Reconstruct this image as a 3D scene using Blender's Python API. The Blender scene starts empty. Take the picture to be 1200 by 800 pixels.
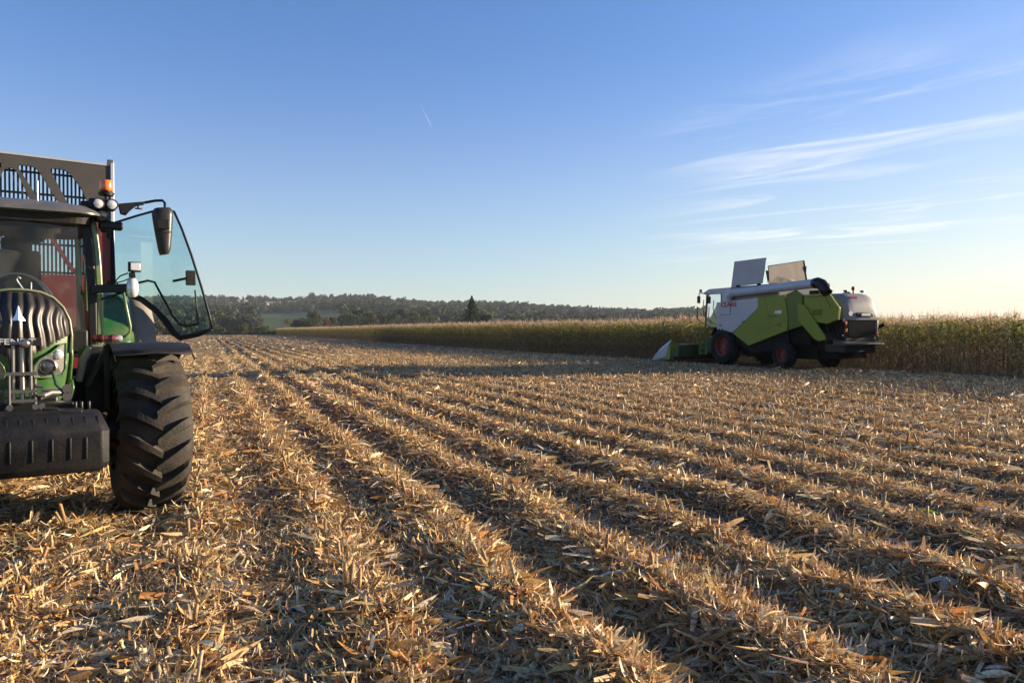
import bpy, bmesh, math, random
import numpy as np
from mathutils import Vector, Matrix
R = math.radians
random.seed(7)
RNG = np.random.default_rng(11)
scene = bpy.context.scene
COL = scene.collection

# ------------------------------------------------------------------ camera
CAM_H = 1.62
cd = bpy.data.cameras.new('camera')
cam = bpy.data.objects.new('camera', cd)
COL.objects.link(cam)
cam.location = (0, 0, CAM_H)
YAW, PIT = R(22.0), math.atan(13 / 880)
cam.rotation_euler = (R(90) - PIT, 0, -YAW)
cd.sensor_width = 36
cd.lens = 36 * 880 / 1200
cd.clip_start = 0.05
cd.clip_end = 40000
scene.camera = cam

# ------------------------------------------------------------------ light
SUN_AZ, SUN_EL = R(95.0), R(11.5)          # azimuth clockwise from +Y
SKY_STRENGTH = 0.081
world = bpy.data.worlds.new('World')
scene.world = world
world.use_nodes = True
wn, wl = world.node_tree.nodes, world.node_tree.links
wn.clear()
def wnode(t, **kw):
    n = wn.new(t)
    for k, v in kw.items():
        setattr(n, k, v)
    return n
sky = wnode('ShaderNodeTexSky', sky_type='NISHITA', sun_disc=False)
sky.sun_elevation = SUN_EL
sky.sun_rotation = SUN_AZ
sky.altitude = 100
sky.air_density = 1.0
sky.dust_density = 0.5
sky.ozone_density = 3.5
bg = wnode('ShaderNodeBackground')
bg.inputs['Strength'].default_value = SKY_STRENGTH
out = wnode('ShaderNodeOutputWorld')
wl.new(bg.outputs[0], out.inputs[0])
# thin cirrus: streaks in the direction of view, laid out on a high flat layer
tc = wnode('ShaderNodeTexCoord')
sep = wnode('ShaderNodeSeparateXYZ')
wl.new(tc.outputs['Generated'], sep.inputs[0])
def wm(op, a, b=None, clamp=False):
    n = wnode('ShaderNodeMath', operation=op, use_clamp=clamp)
    for i, v in enumerate((a, b)):
        if v is None: continue
        if isinstance(v, (int, float)): n.inputs[i].default_value = v
        else: wl.new(v, n.inputs[i])
    return n.outputs[0]
zc = wm('ADD', wm('MAXIMUM', sep.outputs['Z'], 0.0), 0.06)
px_, py_ = wm('DIVIDE', sep.outputs['X'], zc), wm('DIVIDE', sep.outputs['Y'], zc)
comb = wnode('ShaderNodeCombineXYZ')
wl.new(px_, comb.inputs[0]); wl.new(py_, comb.inputs[1])
def wmap(rz, sc, loc):
    m0 = wnode('ShaderNodeMapping')
    wl.new(comb.outputs[0], m0.inputs['Vector'])
    m0.inputs['Rotation'].default_value = (0, 0, rz)
    m = wnode('ShaderNodeMapping')
    wl.new(m0.outputs[0], m.inputs['Vector'])
    m.inputs['Scale'].default_value = sc
    m.inputs['Location'].default_value = loc
    return m.outputs[0]
def wnoise(vec, scale, detail, rough, dist=0.0):
    n = wnode('ShaderNodeTexNoise')
    wl.new(vec, n.inputs['Vector'])
    n.inputs['Scale'].default_value = scale
    n.inputs['Detail'].default_value = detail
    n.inputs['Roughness'].default_value = rough
    n.inputs['Distortion'].default_value = dist
    return n.outputs['Fac']
def wramp(fac, a, b):
    m = wnode('ShaderNodeMapRange', interpolation_type='SMOOTHSTEP')
    wl.new(fac, m.inputs[0])
    m.inputs[1].default_value = a; m.inputs[2].default_value = b
    return m.outputs[0]
CLOUD_ROT = R(60)
CS = (12.3, 8.8, 5.5, 1.7)
streak = wnoise(wmap(CLOUD_ROT, (0.27, 1.0, 1), (CS[0], CS[1], 0)), 2.3, 8, 0.60, 0.8)
patch = wnoise(wmap(CLOUD_ROT, (0.5, 0.8, 1), (CS[2], CS[3], 0)), 0.75, 3, 0.5, 0.2)
fine = wnoise(wmap(CLOUD_ROT + 0.22, (0.35, 2.4, 1), (1.1, 0.4, 0)), 4.0, 8, 0.7, 0.9)
side = wramp(wm('ADD', sep.outputs['X'], wm('MULTIPLY', sep.outputs['Y'], -0.42)), 0.12, 0.42)
low = wramp(sep.outputs['Z'], 0.44, 0.20)
cl = wm('MULTIPLY', wramp(streak, 0.47, 0.70), wramp(patch, 0.38, 0.60))
cl = wm('MULTIPLY', cl, wm('ADD', wm('MULTIPLY', fine, 0.9), 0.35))
cl = wm('MULTIPLY', wm('MULTIPLY', cl, side), low, True)
cl = wm('MULTIPLY', wm('MULTIPLY', cl, 0.8, True), wramp(sep.outputs['Z'], 0.03, 0.13), True)
skyc = wnode('ShaderNodeMix', data_type='RGBA', blend_type='MULTIPLY')
skyc.inputs[0].default_value = 1.0
hs = wnode('ShaderNodeHueSaturation')
sc_ = wnode('ShaderNodeSeparateColor'); wl.new(sky.outputs[0], sc_.inputs[0]); cc_ = wnode('ShaderNodeCombineColor')
for k_ in range(3):              # the glow round the sun rolls off softly
    v_ = sc_.outputs[k_]
    wl.new(wm('DIVIDE', v_, wm('SQRT', wm('ADD', 1.0, wm('POWER', wm('DIVIDE', v_, 7.6), 2.0)))), cc_.inputs[k_])
wl.new(cc_.outputs[0], hs.inputs['Color'])
sat = wnode('ShaderNodeMapRange', interpolation_type='SMOOTHSTEP')
wl.new(sep.outputs['Z'], sat.inputs[0])
sat.inputs[1].default_value = 0.0; sat.inputs[2].default_value = 0.36; sat.inputs[3].default_value = 0.85; sat.inputs[4].default_value = 1.13
wl.new(sat.outputs[0], hs.inputs['Saturation'])
wl.new(hs.outputs[0], skyc.inputs[6])
tint = wnode('ShaderNodeMix', data_type='RGBA')
wl.new(wramp(sep.outputs['Z'], 0.0, 0.32), tint.inputs[0])
warm = wnode('ShaderNodeMix', data_type='RGBA')
wl.new(wramp(wm('ADD', sep.outputs['X'], wm('MULTIPLY', sep.outputs['Y'], -0.42)), -0.1, 0.55), warm.inputs[0])
warm.inputs[6].default_value = (0.99, 1.0, 1.04, 1); warm.inputs[7].default_value = (1.10, 1.0, 0.87, 1)
wl.new(warm.outputs[2], tint.inputs[6])
tint.inputs[7].default_value = (1.16, 0.965, 1.13, 1)
wl.new(tint.outputs[2], skyc.inputs[7])
cloudc = wnode('ShaderNodeMix', data_type='RGBA', blend_type='MIX')
wl.new(cl, cloudc.inputs[0])
wl.new(skyc.outputs[2], cloudc.inputs[6])
cloudc.inputs[7].default_value = (5.6, 5.4, 5.1, 1)
wl.new(cloudc.outputs[2], bg.inputs['Color'])

sd = bpy.data.lights.new('sun', 'SUN')
sd.energy = 5.0
sd.angle = R(0.6)
sd.color = (1.0, 0.80, 0.56)
sun = bpy.data.objects.new('sun', sd)
COL.objects.link(sun)
to_sun = Vector((math.sin(SUN_AZ) * math.cos(SUN_EL), math.cos(SUN_AZ) * math.cos(SUN_EL), math.sin(SUN_EL)))
sun.rotation_euler = to_sun.to_track_quat('Z', 'Y').to_euler()

scene.view_settings.view_transform = 'Standard'
scene.view_settings.look = 'None'
scene.view_settings.gamma = 1
scene.view_settings.use_curve_mapping = False
scene.view_settings.exposure = 1.5
scene.render.engine = 'CYCLES'
scene.cycles.max_bounces = 8
scene.cycles.transparent_max_bounces = 16
scene.cycles.volume_bounces = 0

# ------------------------------------------------------------------ materials
def mat(name, col, rough=0.6, metal=0.0, noise=None, bump=0.0, bscale=40.0, coat=0.0, spec=0.5):
    m = bpy.data.materials.new(name); m.use_nodes = True
    nt = m.node_tree; b = nt.nodes['Principled BSDF']
    b.inputs['Base Color'].default_value = (*col, 1)
    b.inputs['Roughness'].default_value = rough
    b.inputs['Metallic'].default_value = metal
    b.inputs['Coat Weight'].default_value = coat
    b.inputs['Specular IOR Level'].default_value = spec
    if noise:
        col2, scale, amt = noise
        t = nt.nodes.new('ShaderNodeTexCoord')
        n = nt.nodes.new('ShaderNodeTexNoise'); n.inputs['Scale'].default_value = scale
        n.inputs['Detail'].default_value = 6; n.inputs['Roughness'].default_value = 0.65
        nt.links.new(t.outputs['Object'], n.inputs['Vector'])
        mr = nt.nodes.new('ShaderNodeMapRange')
        mr.inputs[1].default_value = 0.42; mr.inputs[2].default_value = 0.72
        mr.inputs[4].default_value = amt
        nt.links.new(n.outputs['Fac'], mr.inputs[0])
        mx = nt.nodes.new('ShaderNodeMix'); mx.data_type = 'RGBA'
        mx.inputs[6].default_value = (*col, 1); mx.inputs[7].default_value = (*col2, 1)
        nt.links.new(mr.outputs[0], mx.inputs[0]); nt.links.new(mx.outputs[2], b.inputs['Base Color'])
        ra = nt.nodes.new('ShaderNodeMapRange')
        ra.inputs[3].default_value = rough; ra.inputs[4].default_value = min(1, rough + 0.3)
        nt.links.new(mr.outputs[0], ra.inputs[0]); nt.links.new(ra.outputs[0], b.inputs['Roughness'])
    if bump:
        t = nt.nodes.new('ShaderNodeTexCoord')
        n = nt.nodes.new('ShaderNodeTexNoise'); n.inputs['Scale'].default_value = bscale; n.inputs['Detail'].default_value = 5
        nt.links.new(t.outputs['Object'], n.inputs['Vector'])
        bp = nt.nodes.new('ShaderNodeBump'); bp.inputs['Strength'].default_value = bump; bp.inputs['Distance'].default_value = 0.02
        nt.links.new(n.outputs['Fac'], bp.inputs['Height']); nt.links.new(bp.outputs[0], b.inputs['Normal'])
    return m

def glass(name, tint, refl=0.10):
    m = bpy.data.materials.new(name); m.use_nodes = True
    nt = m.node_tree; nt.nodes.clear()
    o = nt.nodes.new('ShaderNodeOutputMaterial')
    tr = nt.nodes.new('ShaderNodeBsdfTransparent'); tr.inputs[0].default_value = (*tint, 1)
    gl = nt.nodes.new('ShaderNodeBsdfGlossy'); gl.inputs['Roughness'].default_value = 0.02
    df = nt.nodes.new('ShaderNodeBsdfDiffuse'); df.inputs[0].default_value = (0.35, 0.33, 0.28, 1)
    t = nt.nodes.new('ShaderNodeTexCoord'); n = nt.nodes.new('ShaderNodeTexNoise')
    n.inputs['Scale'].default_value = 3.0; n.inputs['Detail'].default_value = 6
    nt.links.new(t.outputs['Object'], n.inputs['Vector'])
    mr = nt.nodes.new('ShaderNodeMapRange'); mr.inputs[1].default_value = 0.4; mr.inputs[2].default_value = 0.8
    mr.inputs[3].default_value = 0.005; mr.inputs[4].default_value = 0.13
    nt.links.new(n.outputs['Fac'], mr.inputs[0])
    m0 = nt.nodes.new('ShaderNodeMixShader'); nt.links.new(mr.outputs[0], m0.inputs[0])
    nt.links.new(tr.outputs[0], m0.inputs[1]); nt.links.new(df.outputs[0], m0.inputs[2])
    lw = nt.nodes.new('ShaderNodeFresnel'); lw.inputs[0].default_value = 1.45
    mx = nt.nodes.new('ShaderNodeMixShader')
    nt.links.new(lw.outputs[0], mx.inputs[0]); nt.links.new(m0.outputs[0], mx.inputs[1]); nt.links.new(gl.outputs[0], mx.inputs[2])
    nt.links.new(mx.outputs[0], o.inputs[0])
    return m

def leafmat(name, rough=0.55, transl=0.3, attr='Col', spec=0.4, nscale=70.0, namt=0.4):
    """base colour from the piece's own colour attribute, part of the light passes through"""
    m = bpy.data.materials.new(name); m.use_nodes = True
    nt = m.node_tree; b = nt.nodes['Principled BSDF']; o = nt.nodes['Material Output']
    a = nt.nodes.new('ShaderNodeAttribute'); a.attribute_name = attr
    g = nt.nodes.new('ShaderNodeNewGeometry'); nz = nt.nodes.new('ShaderNodeTexNoise'); nz.inputs['Scale'].default_value = nscale
    nz.inputs['Detail'].default_value = 4; nt.links.new(g.outputs['Position'], nz.inputs['Vector'])
    mr = nt.nodes.new('ShaderNodeMapRange'); mr.inputs[1].default_value = 0.3; mr.inputs[2].default_value = 0.7; mr.inputs[3].default_value = 1 - namt; mr.inputs[4].default_value = 1 + namt * 0.6
    nt.links.new(nz.outputs['Fac'], mr.inputs[0])
    mc = nt.nodes.new('ShaderNodeMix'); mc.data_type = 'RGBA'; mc.blend_type = 'MULTIPLY'; mc.inputs[0].default_value = 1
    nt.links.new(a.outputs['Color'], mc.inputs[6]); nt.links.new(mr.outputs[0], mc.inputs[7])
    nt.links.new(mc.outputs[2], b.inputs['Base Color'])
    b.inputs['Roughness'].default_value = rough
    b.inputs['Specular IOR Level'].default_value = spec
    t = nt.nodes.new('ShaderNodeBsdfTranslucent')
    nt.links.new(mc.outputs[2], t.inputs[0])
    mx = nt.nodes.new('ShaderNodeMixShader'); mx.inputs[0].default_value = transl
    nt.links.new(b.outputs[0], mx.inputs[1]); nt.links.new(t.outputs[0], mx.inputs[2])
    nt.links.new(mx.outputs[0], o.inputs[0])
    return m

DUST = (0.30, 0.24, 0.16)
M = dict(
    green=mat('tractor green paint', (0.020, 0.090, 0.016), 0.28, 0, (DUST, 5, 0.22), coat=0.5),
    rimtrim=mat('pale beige green trim', (0.20, 0.21, 0.13), 0.35, 0, (DUST, 6, 0.2)),
    palegreen=mat('light green trim', (0.13, 0.20, 0.075), 0.3, 0, (DUST, 6, 0.25), coat=0.4),
    black=mat('black plastic', (0.012, 0.012, 0.013), 0.5, 0, (DUST, 8, 0.06), spec=0.3),
    gloss=mat('glossy black grille', (0.012, 0.011, 0.011), 0.36, 0, (DUST, 4, 0.08), spec=0.35),
    frame=mat('black painted steel', (0.010, 0.010, 0.011), 0.45, spec=0.3),
    chrome=mat('bright steel', (0.26, 0.25, 0.235), 0.28, 0.9, ((0.2, 0.15, 0.1), 9, 0.3)),
    steel=mat('worn grey steel', (0.15, 0.145, 0.135), 0.42, 0.7, ((0.10, 0.07, 0.05), 9, 0.5)),
    iron=mat('grey black cast iron', (0.010, 0.011, 0.013), 0.5, 0.0, (DUST, 7, 0.05), bump=0.2, bscale=60, spec=0.15),
    rubberdark=mat('dark tyre rubber', (0.014, 0.014, 0.014), 0.8, 0, ((0.05, 0.04, 0.03), 4, 0.4), spec=0.2),
    rubber=mat('tyre rubber', (0.020, 0.018, 0.016), 0.75, 0, ((0.15, 0.12, 0.08), 4, 0.38), bump=0.3, bscale=50, spec=0.3),
    red=mat('red rim paint', (0.17, 0.012, 0.010), 0.4, 0, (DUST, 6, 0.3)),
    darkred=mat('dark red plastic', (0.075, 0.008, 0.008), 0.45, 0, (DUST, 7, 0.15)),
    trailred=mat('trailer red paint', (0.15, 0.012, 0.013), 0.45, 0, ((0.14, 0.06, 0.04), 3, 0.5)),
    board=mat('grey brown trailer board', (0.050, 0.046, 0.041), 0.55, 0, ((0.085, 0.07, 0.055), 2.5, 0.5)),
    bar=mat('dark grille bar', (0.035, 0.035, 0.042), 0.5),
    alu=mat('pale grey metal', (0.48, 0.49, 0.50), 0.4, 0.3, (DUST, 5, 0.25)),
    rooft=mat('pale grey roof shell', (0.085, 0.088, 0.09), 0.35, 0, (DUST, 4, 0.3)),
    beige=mat('dusty grey panel', (0.17, 0.16, 0.14), 0.6, 0, (DUST, 6, 0.4)),
    lens=mat('white lamp lens', (0.62, 0.63, 0.63), 0.18, 0.2, coat=0.8),
    reflector=mat('lamp reflector', (0.40, 0.40, 0.38), 0.18, 0.8),
    darklens=mat('dark lamp lens', (0.06, 0.06, 0.065), 0.08, 0.3, coat=1.0),
    orange=mat('orange beacon plastic', (0.85, 0.16, 0.02), 0.25, 0, coat=0.6),
    seat=mat('dark seat fabric', (0.025, 0.025, 0.03), 0.85),
    white=mat('white machine paint', (0.36, 0.37, 0.40), 0.38, 0, (DUST, 3.0, 0.28), coat=0.3),
    lime=mat('lime green machine paint', (0.175, 0.215, 0.010), 0.48, 0, ((0.20, 0.17, 0.08), 3.0, 0.22), coat=0.1, spec=0.3),
    limedark=mat('green machine paint', (0.085, 0.125, 0.009), 0.48, 0, ((0.14, 0.12, 0.06), 3.0, 0.2), coat=0.1, spec=0.3),
    tankflap=mat('pale grey tank side flap', (0.40, 0.43, 0.48), 0.45, 0, (DUST, 2.0, 0.25)),
    hoodgrey=mat('dusty grey rear hood', (0.17, 0.175, 0.185), 0.5, 0, (DUST, 2.5, 0.35)),
    flap=mat('pale grey tank flap', (0.27, 0.29, 0.33), 0.45, 0, (DUST, 2.0, 0.3)),
    canvas=mat('dusty tank canvas', (0.10, 0.09, 0.08), 0.8, 0, ((0.18, 0.16, 0.13), 2.5, 0.6)),
    dark=mat('dark machine underside', (0.007, 0.007, 0.007), 0.85, 0, ((0.03, 0.025, 0.02), 4, 0.4), spec=0.15),
    headgreen_shade=mat('dusty green header darkened for shade', (0.035, 0.06, 0.014), 0.6, 0, ((0.06, 0.05, 0.035), 4, 0.6)),  # header paint with its shade put into the base colour
    spread=mat('dusty brown spreader', (0.10, 0.085, 0.07), 0.7, 0, ((0.05, 0.04, 0.03), 4, 0.6)),
    redtext=mat('red lettering', (0.42, 0.015, 0.015), 0.4),
    whitetext=mat('white lettering', (0.75, 0.75, 0.75), 0.4),
    chromeText=mat('silver lettering', (0.75, 0.76, 0.78), 0.25, 0.6),
    paleplate=mat('reflective plate', (0.72, 0.72, 0.66), 0.4),
    wall=mat('pale house wall', (0.60, 0.57, 0.52), 0.8),
    tiles=mat('grey slate roof', (0.13, 0.12, 0.125), 0.7, 0, ((0.2, 0.15, 0.12), 2, 0.5)),
    clearglass=glass('clear glass', (0.80, 0.86, 0.86)),
    doorglass=glass('tinted door glass', (0.64, 0.82, 0.82)),
    mirrorback=mat('dark brown grey mirror shell', (0.016, 0.014, 0.013), 0.38, 0, (DUST, 8, 0.12), spec=0.4),
    winglass=mat('dark window pane', (0.03, 0.035, 0.04), 0.1),
)

# ------------------------------------------------------------------ helpers
def tag(o, label=None, cat=None, group=None, kind=None):
    if label: o['label'] = label
    if cat: o['category'] = cat
    if group: o['group'] = group
    if kind: o['kind'] = kind
    return o

def empty(name, loc, rz=0.0):
    o = bpy.data.objects.new(name, None)
    o.empty_display_size = 0.3
    o.location = loc; o.rotation_euler = (0, 0, rz)
    COL.objects.link(o)
    return o

class MB:
    """collects shapes and links them as ONE mesh object"""
    def __init__(s): s.v = []; s.f = []; s.mi = []; s.m = 0
    def add(s, vs, fs):
        k = len(s.v); s.v += [tuple(v) for v in vs]
        s.f += [tuple(i + k for i in f) for f in fs]; s.mi += [s.m] * len(fs)
    def box(s, c, d, rot=None):
        x, y, z = d[0] / 2, d[1] / 2, d[2] / 2
        vs = [Vector((a * x, b * y, e * z)) for a in (-1, 1) for b in (-1, 1) for e in (-1, 1)]
        if rot is not None: vs = [rot @ v for v in vs]
        vs = [v + Vector(c) for v in vs]
        s.add(vs, [(0, 1, 3, 2), (4, 6, 7, 5), (0, 4, 5, 1), (2, 3, 7, 6), (0, 2, 6, 4), (1, 5, 7, 3)])
    def bar(s, a, b, w, h, up=(0, 0, 1)):
        a, b = Vector(a), Vector(b); d = (b - a); L = d.length; d.normalize()
        u = Vector(up); sx = d.cross(u)
        if sx.length < 1e-4: sx = d.cross(Vector((1, 0, 0)))
        sx.normalize(); uz = sx.cross(d)
        vs = []
        for p in (a, b):
            for i, j in ((-1, -1), (1, -1), (1, 1), (-1, 1)):
                vs.append(p + sx * (i * w / 2) + uz * (j * h / 2))
        s.add(vs, [(3, 2, 1, 0), (4, 5, 6, 7), (0, 1, 5, 4), (1, 2, 6, 5), (2, 3, 7, 6), (3, 0, 4, 7)])
    def tube(s, pts, r, n=10, cap=True):
        pts = [Vector(p) for p in pts]
        rs = r if isinstance(r, (list, tuple)) else [r] * len(pts)
        vs = []; fr = None
        for i, p in enumerate(pts):
            t = (pts[min(i + 1, len(pts) - 1)] - pts[max(i - 1, 0)]).normalized()
            if fr is None:
                fr = t.orthogonal().normalized()
            else:
                fr = (fr - t * fr.dot(t)).normalized()
            b = t.cross(fr)
            for k in range(n):
                a = 2 * math.pi * k / n
                vs.append(p + (fr * math.cos(a) + b * math.sin(a)) * rs[i])
        fs = [(i * n + k, i * n + (k + 1) % n, (i + 1) * n + (k + 1) % n, (i + 1) * n + k) for i in range(len(pts) - 1) for k in range(n)]
        if cap:
            fs.append(tuple(reversed(range(n)))); fs.append(tuple(range((len(pts) - 1) * n, len(pts) * n)))
        s.add(vs, fs)
    def lathe(s, prof, axis, origin, n=32):
        """prof: (along axis, radius) pairs"""
        ax = Vector(axis).normalized(); u = ax.orthogonal().normalized(); w = ax.cross(u); o = Vector(origin)
        vs = []
        for (t, r) in prof:
            for k in range(n):
                a = 2 * math.pi * k / n
                vs.append(o + ax * t + (u * math.cos(a) + w * math.sin(a)) * r)
        fs = [(i * n + k, i * n + (k + 1) % n, (i + 1) * n + (k + 1) % n, (i + 1) * n + k) for i in range(len(prof) - 1) for k in range(n)]
        s.add(vs, fs)
    def prism(s, pts, axis, a, b):
        """polygon extruded along axis (0,1,2) from a to b; pts are the two other coordinates in order"""
        n = len(pts); vs = []
        for t in (a, b):
            for p in pts:
                q = [p[0], p[1]]; q.insert(axis, t); vs.append(q)
        fs = [tuple(range(n)), tuple(reversed(range(n, 2 * n)))] + [(i, i + n, (i + 1) % n + n, (i + 1) % n) for i in range(n)]
        s.add(vs, fs)
    def loft(s, secs, closed=False, caps=False):
        n = len(secs[0]); vs = [v for sec in secs for v in sec]
        fs = []
        for i in range(len(secs) - 1):
            for k in range(n if closed else n - 1):
                fs.append((i * n + k, i * n + (k + 1) % n, (i + 1) * n + (k + 1) % n, (i + 1) * n + k))
        if caps:
            fs.append(tuple(reversed(range(n)))); fs.append(tuple(range((len(secs) - 1) * n, len(secs) * n)))
        s.add(vs, fs)
    def build(s, name, material, parent=None, bevel=0.0, smooth=False, thick=0.0, fix=True):
        me = bpy.data.meshes.new(name)
        me.from_pydata(s.v, [], s.f)
        mats = material if isinstance(material, list) else [material]
        for m in mats: me.materials.append(m)
        if len(mats) > 1: me.polygons.foreach_set('material_index', s.mi)
        if fix:
            bm = bmesh.new(); bm.from_mesh(me); bmesh.ops.recalc_face_normals(bm, faces=bm.faces); bm.to_mesh(me); bm.free()
        o = bpy.data.objects.new(name, me); COL.objects.link(o)
        if parent is not None: o.parent = parent
        if thick:
            md = o.modifiers.new('thickness', 'SOLIDIFY'); md.thickness = thick; md.offset = 0
        if bevel:
            md = o.modifiers.new('bevel', 'BEVEL'); md.width = bevel; md.segments = 2; md.limit_method = 'ANGLE'; md.angle_limit = R(40)
        if smooth or bevel:
            me.polygons.foreach_set('use_smooth', [True] * len(me.polygons))
            if smooth != 'full': me.set_sharp_from_angle(angle=R(38))
        return o

def text_mesh(name, body, size, material, parent, loc, rot, bold=0.0, ext=0.004, scale_x=1.0, shear=0.0):
    cu = bpy.data.curves.new(name, 'FONT'); cu.body = body; cu.size = size; cu.extrude = ext; cu.offset = bold
    cu.align_x = 'CENTER'; cu.align_y = 'CENTER'; cu.shear = shear; cu.resolution_u = 2
    tmp = bpy.data.objects.new(name, cu); COL.objects.link(tmp)
    bpy.context.view_layer.update()
    me = bpy.data.meshes.new_from_object(tmp.evaluated_get(bpy.context.evaluated_depsgraph_get()))
    bpy.data.objects.remove(tmp)
    for v in me.vertices: v.co.x *= scale_x
    me.materials.clear(); me.materials.append(material)
    o = bpy.data.objects.new(name, me); COL.objects.link(o)
    o.parent = parent; o.location = loc; o.rotation_euler = rot
    return o

def plate_with_holes(name, outer, holes, thick, material, parent, loc, rot):
    cu = bpy.data.curves.new(name, 'CURVE'); cu.dimensions = '2D'; cu.fill_mode = 'BOTH'; cu.extrude = thick / 2
    for poly in [outer] + holes:
        sp = cu.splines.new('POLY'); sp.points.add(len(poly) - 1)
        for p, q in zip(sp.points, poly): p.co = (q[0], q[1], 0, 1)
        sp.use_cyclic_u = True
    tmp = bpy.data.objects.new(name, cu); COL.objects.link(tmp)
    bpy.context.view_layer.update()
    me = bpy.data.meshes.new_from_object(tmp.evaluated_get(bpy.context.evaluated_depsgraph_get()))
    bpy.data.objects.remove(tmp)
    me.materials.clear(); me.materials.append(material)
    o = bpy.data.objects.new(name, me); COL.objects.link(o)
    o.parent = parent; o.location = loc; o.rotation_euler = rot
    return o

def np_mesh(name, verts, quads, material, colors=None, parent=None, link=True, smooth=False):
    """fast mesh from numpy arrays: verts (n,3), quads (m,4), colors (n,3)"""
    me = bpy.data.meshes.new(name)
    nv, nf = len(verts), len(quads)
    me.vertices.add(nv); me.vertices.foreach_set('co', np.ascontiguousarray(verts, dtype=np.float32).ravel())
    me.loops.add(nf * 4); me.loops.foreach_set('vertex_index', np.ascontiguousarray(quads, dtype=np.int32).ravel())
    me.polygons.add(nf)
    me.polygons.foreach_set('loop_start', np.arange(0, nf * 4, 4, dtype=np.int32))
    if smooth: me.polygons.foreach_set('use_smooth', np.ones(nf, dtype=bool))
    me.update(calc_edges=True)
    if colors is not None:
        ca = me.color_attributes.new('Col', 'FLOAT_COLOR', 'POINT')
        c4 = np.ones((nv, 4), dtype=np.float32); c4[:, :3] = colors
        ca.data.foreach_set('color', c4.ravel())
    if material: me.materials.append(material)
    if not link: return me
    o = bpy.data.objects.new(name, me); COL.objects.link(o)
    if parent is not None: o.parent = parent
    return o

def copy_tree(o, parent=None):
    c = o.copy(); COL.objects.link(c)
    if parent is not None: c.parent = parent
    for ch in list(o.children): copy_tree(ch, c)
    return c

# value noise on arrays
_perm = RNG.random((256, 256))
def vnoise(x, y):
    x = np.asarray(x, dtype=np.float64); y = np.asarray(y, dtype=np.float64)
    xi, yi = np.floor(x).astype(int), np.floor(y).astype(int)
    fx, fy = x - xi, y - yi
    fx, fy = fx * fx * (3 - 2 * fx), fy * fy * (3 - 2 * fy)
    g = lambda i, j: _perm[i & 255, j & 255]
    return (g(xi, yi) * (1 - fx) + g(xi + 1, yi) * fx) * (1 - fy) + (g(xi, yi + 1) * (1 - fx) + g(xi + 1, yi + 1) * fx) * fy
def fbm(x, y, o=3):
    s = 0; a = 0.5; t = 0
    for k in range(o):
        s = s + a * vnoise(x * 2 ** k + 17.3 * k, y * 2 ** k + 5.1 * k); t += a; a *= 0.5
    return s / t
# ------------------------------------------------------------------ the stubble field
ROW, ROW0 = 0.92, 1.72
FIELD_END = 288.0
def ridge_amp(x, y):
    a = 0.018 + 0.045 * np.clip((x - 0.5) / 0.9, 0, 1)
    a = a * (1 - 0.55 * np.clip((x - 4) / 7, 0, 1))
    return a * (0.1 + 1.8 * fbm(x * 0.5 + 3, y * 0.7, 3))
def ridge_shape(x, y):
    ph = (x - ROW0 + 0.22 * (fbm(x * 0.5 + 9, y * 0.45 + 2, 2) - 0.5)) / ROW
    c = 0.5 + 0.5 * np.cos(2 * np.pi * ph)
    return c ** 1.4
def gh(x, y):
    x = np.asarray(x, float); y = np.asarray(y, float)
    h = ridge_amp(x, y) * (ridge_shape(x, y) * 1.5 - 0.45)
    h = h - 0.05 * np.exp(-((x - 2.18) / 0.22) ** 2) - 0.05 * np.exp(-((x - 4.0) / 0.22) ** 2)
    h = h + 0.085 * (fbm(x * 2.1, y * 1.7, 3) - 0.5) + 0.06 * (fbm(x * 0.25, y * 0.12, 2) - 0.5)
    return h

def grid_mesh(xs, ys, zfun):
    X, Y = np.meshgrid(xs, ys, indexing='ij')
    Z = zfun(X, Y)
    v = np.stack([X.ravel(), Y.ravel(), Z.ravel()], 1)
    nx, ny = len(xs), len(ys)
    i = np.arange(nx - 1)[:, None] * ny + np.arange(ny - 1)[None, :]
    q = np.stack([i, i + ny, i + ny + 1, i + 1], -1).reshape(-1, 4)
    return v, q

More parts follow.
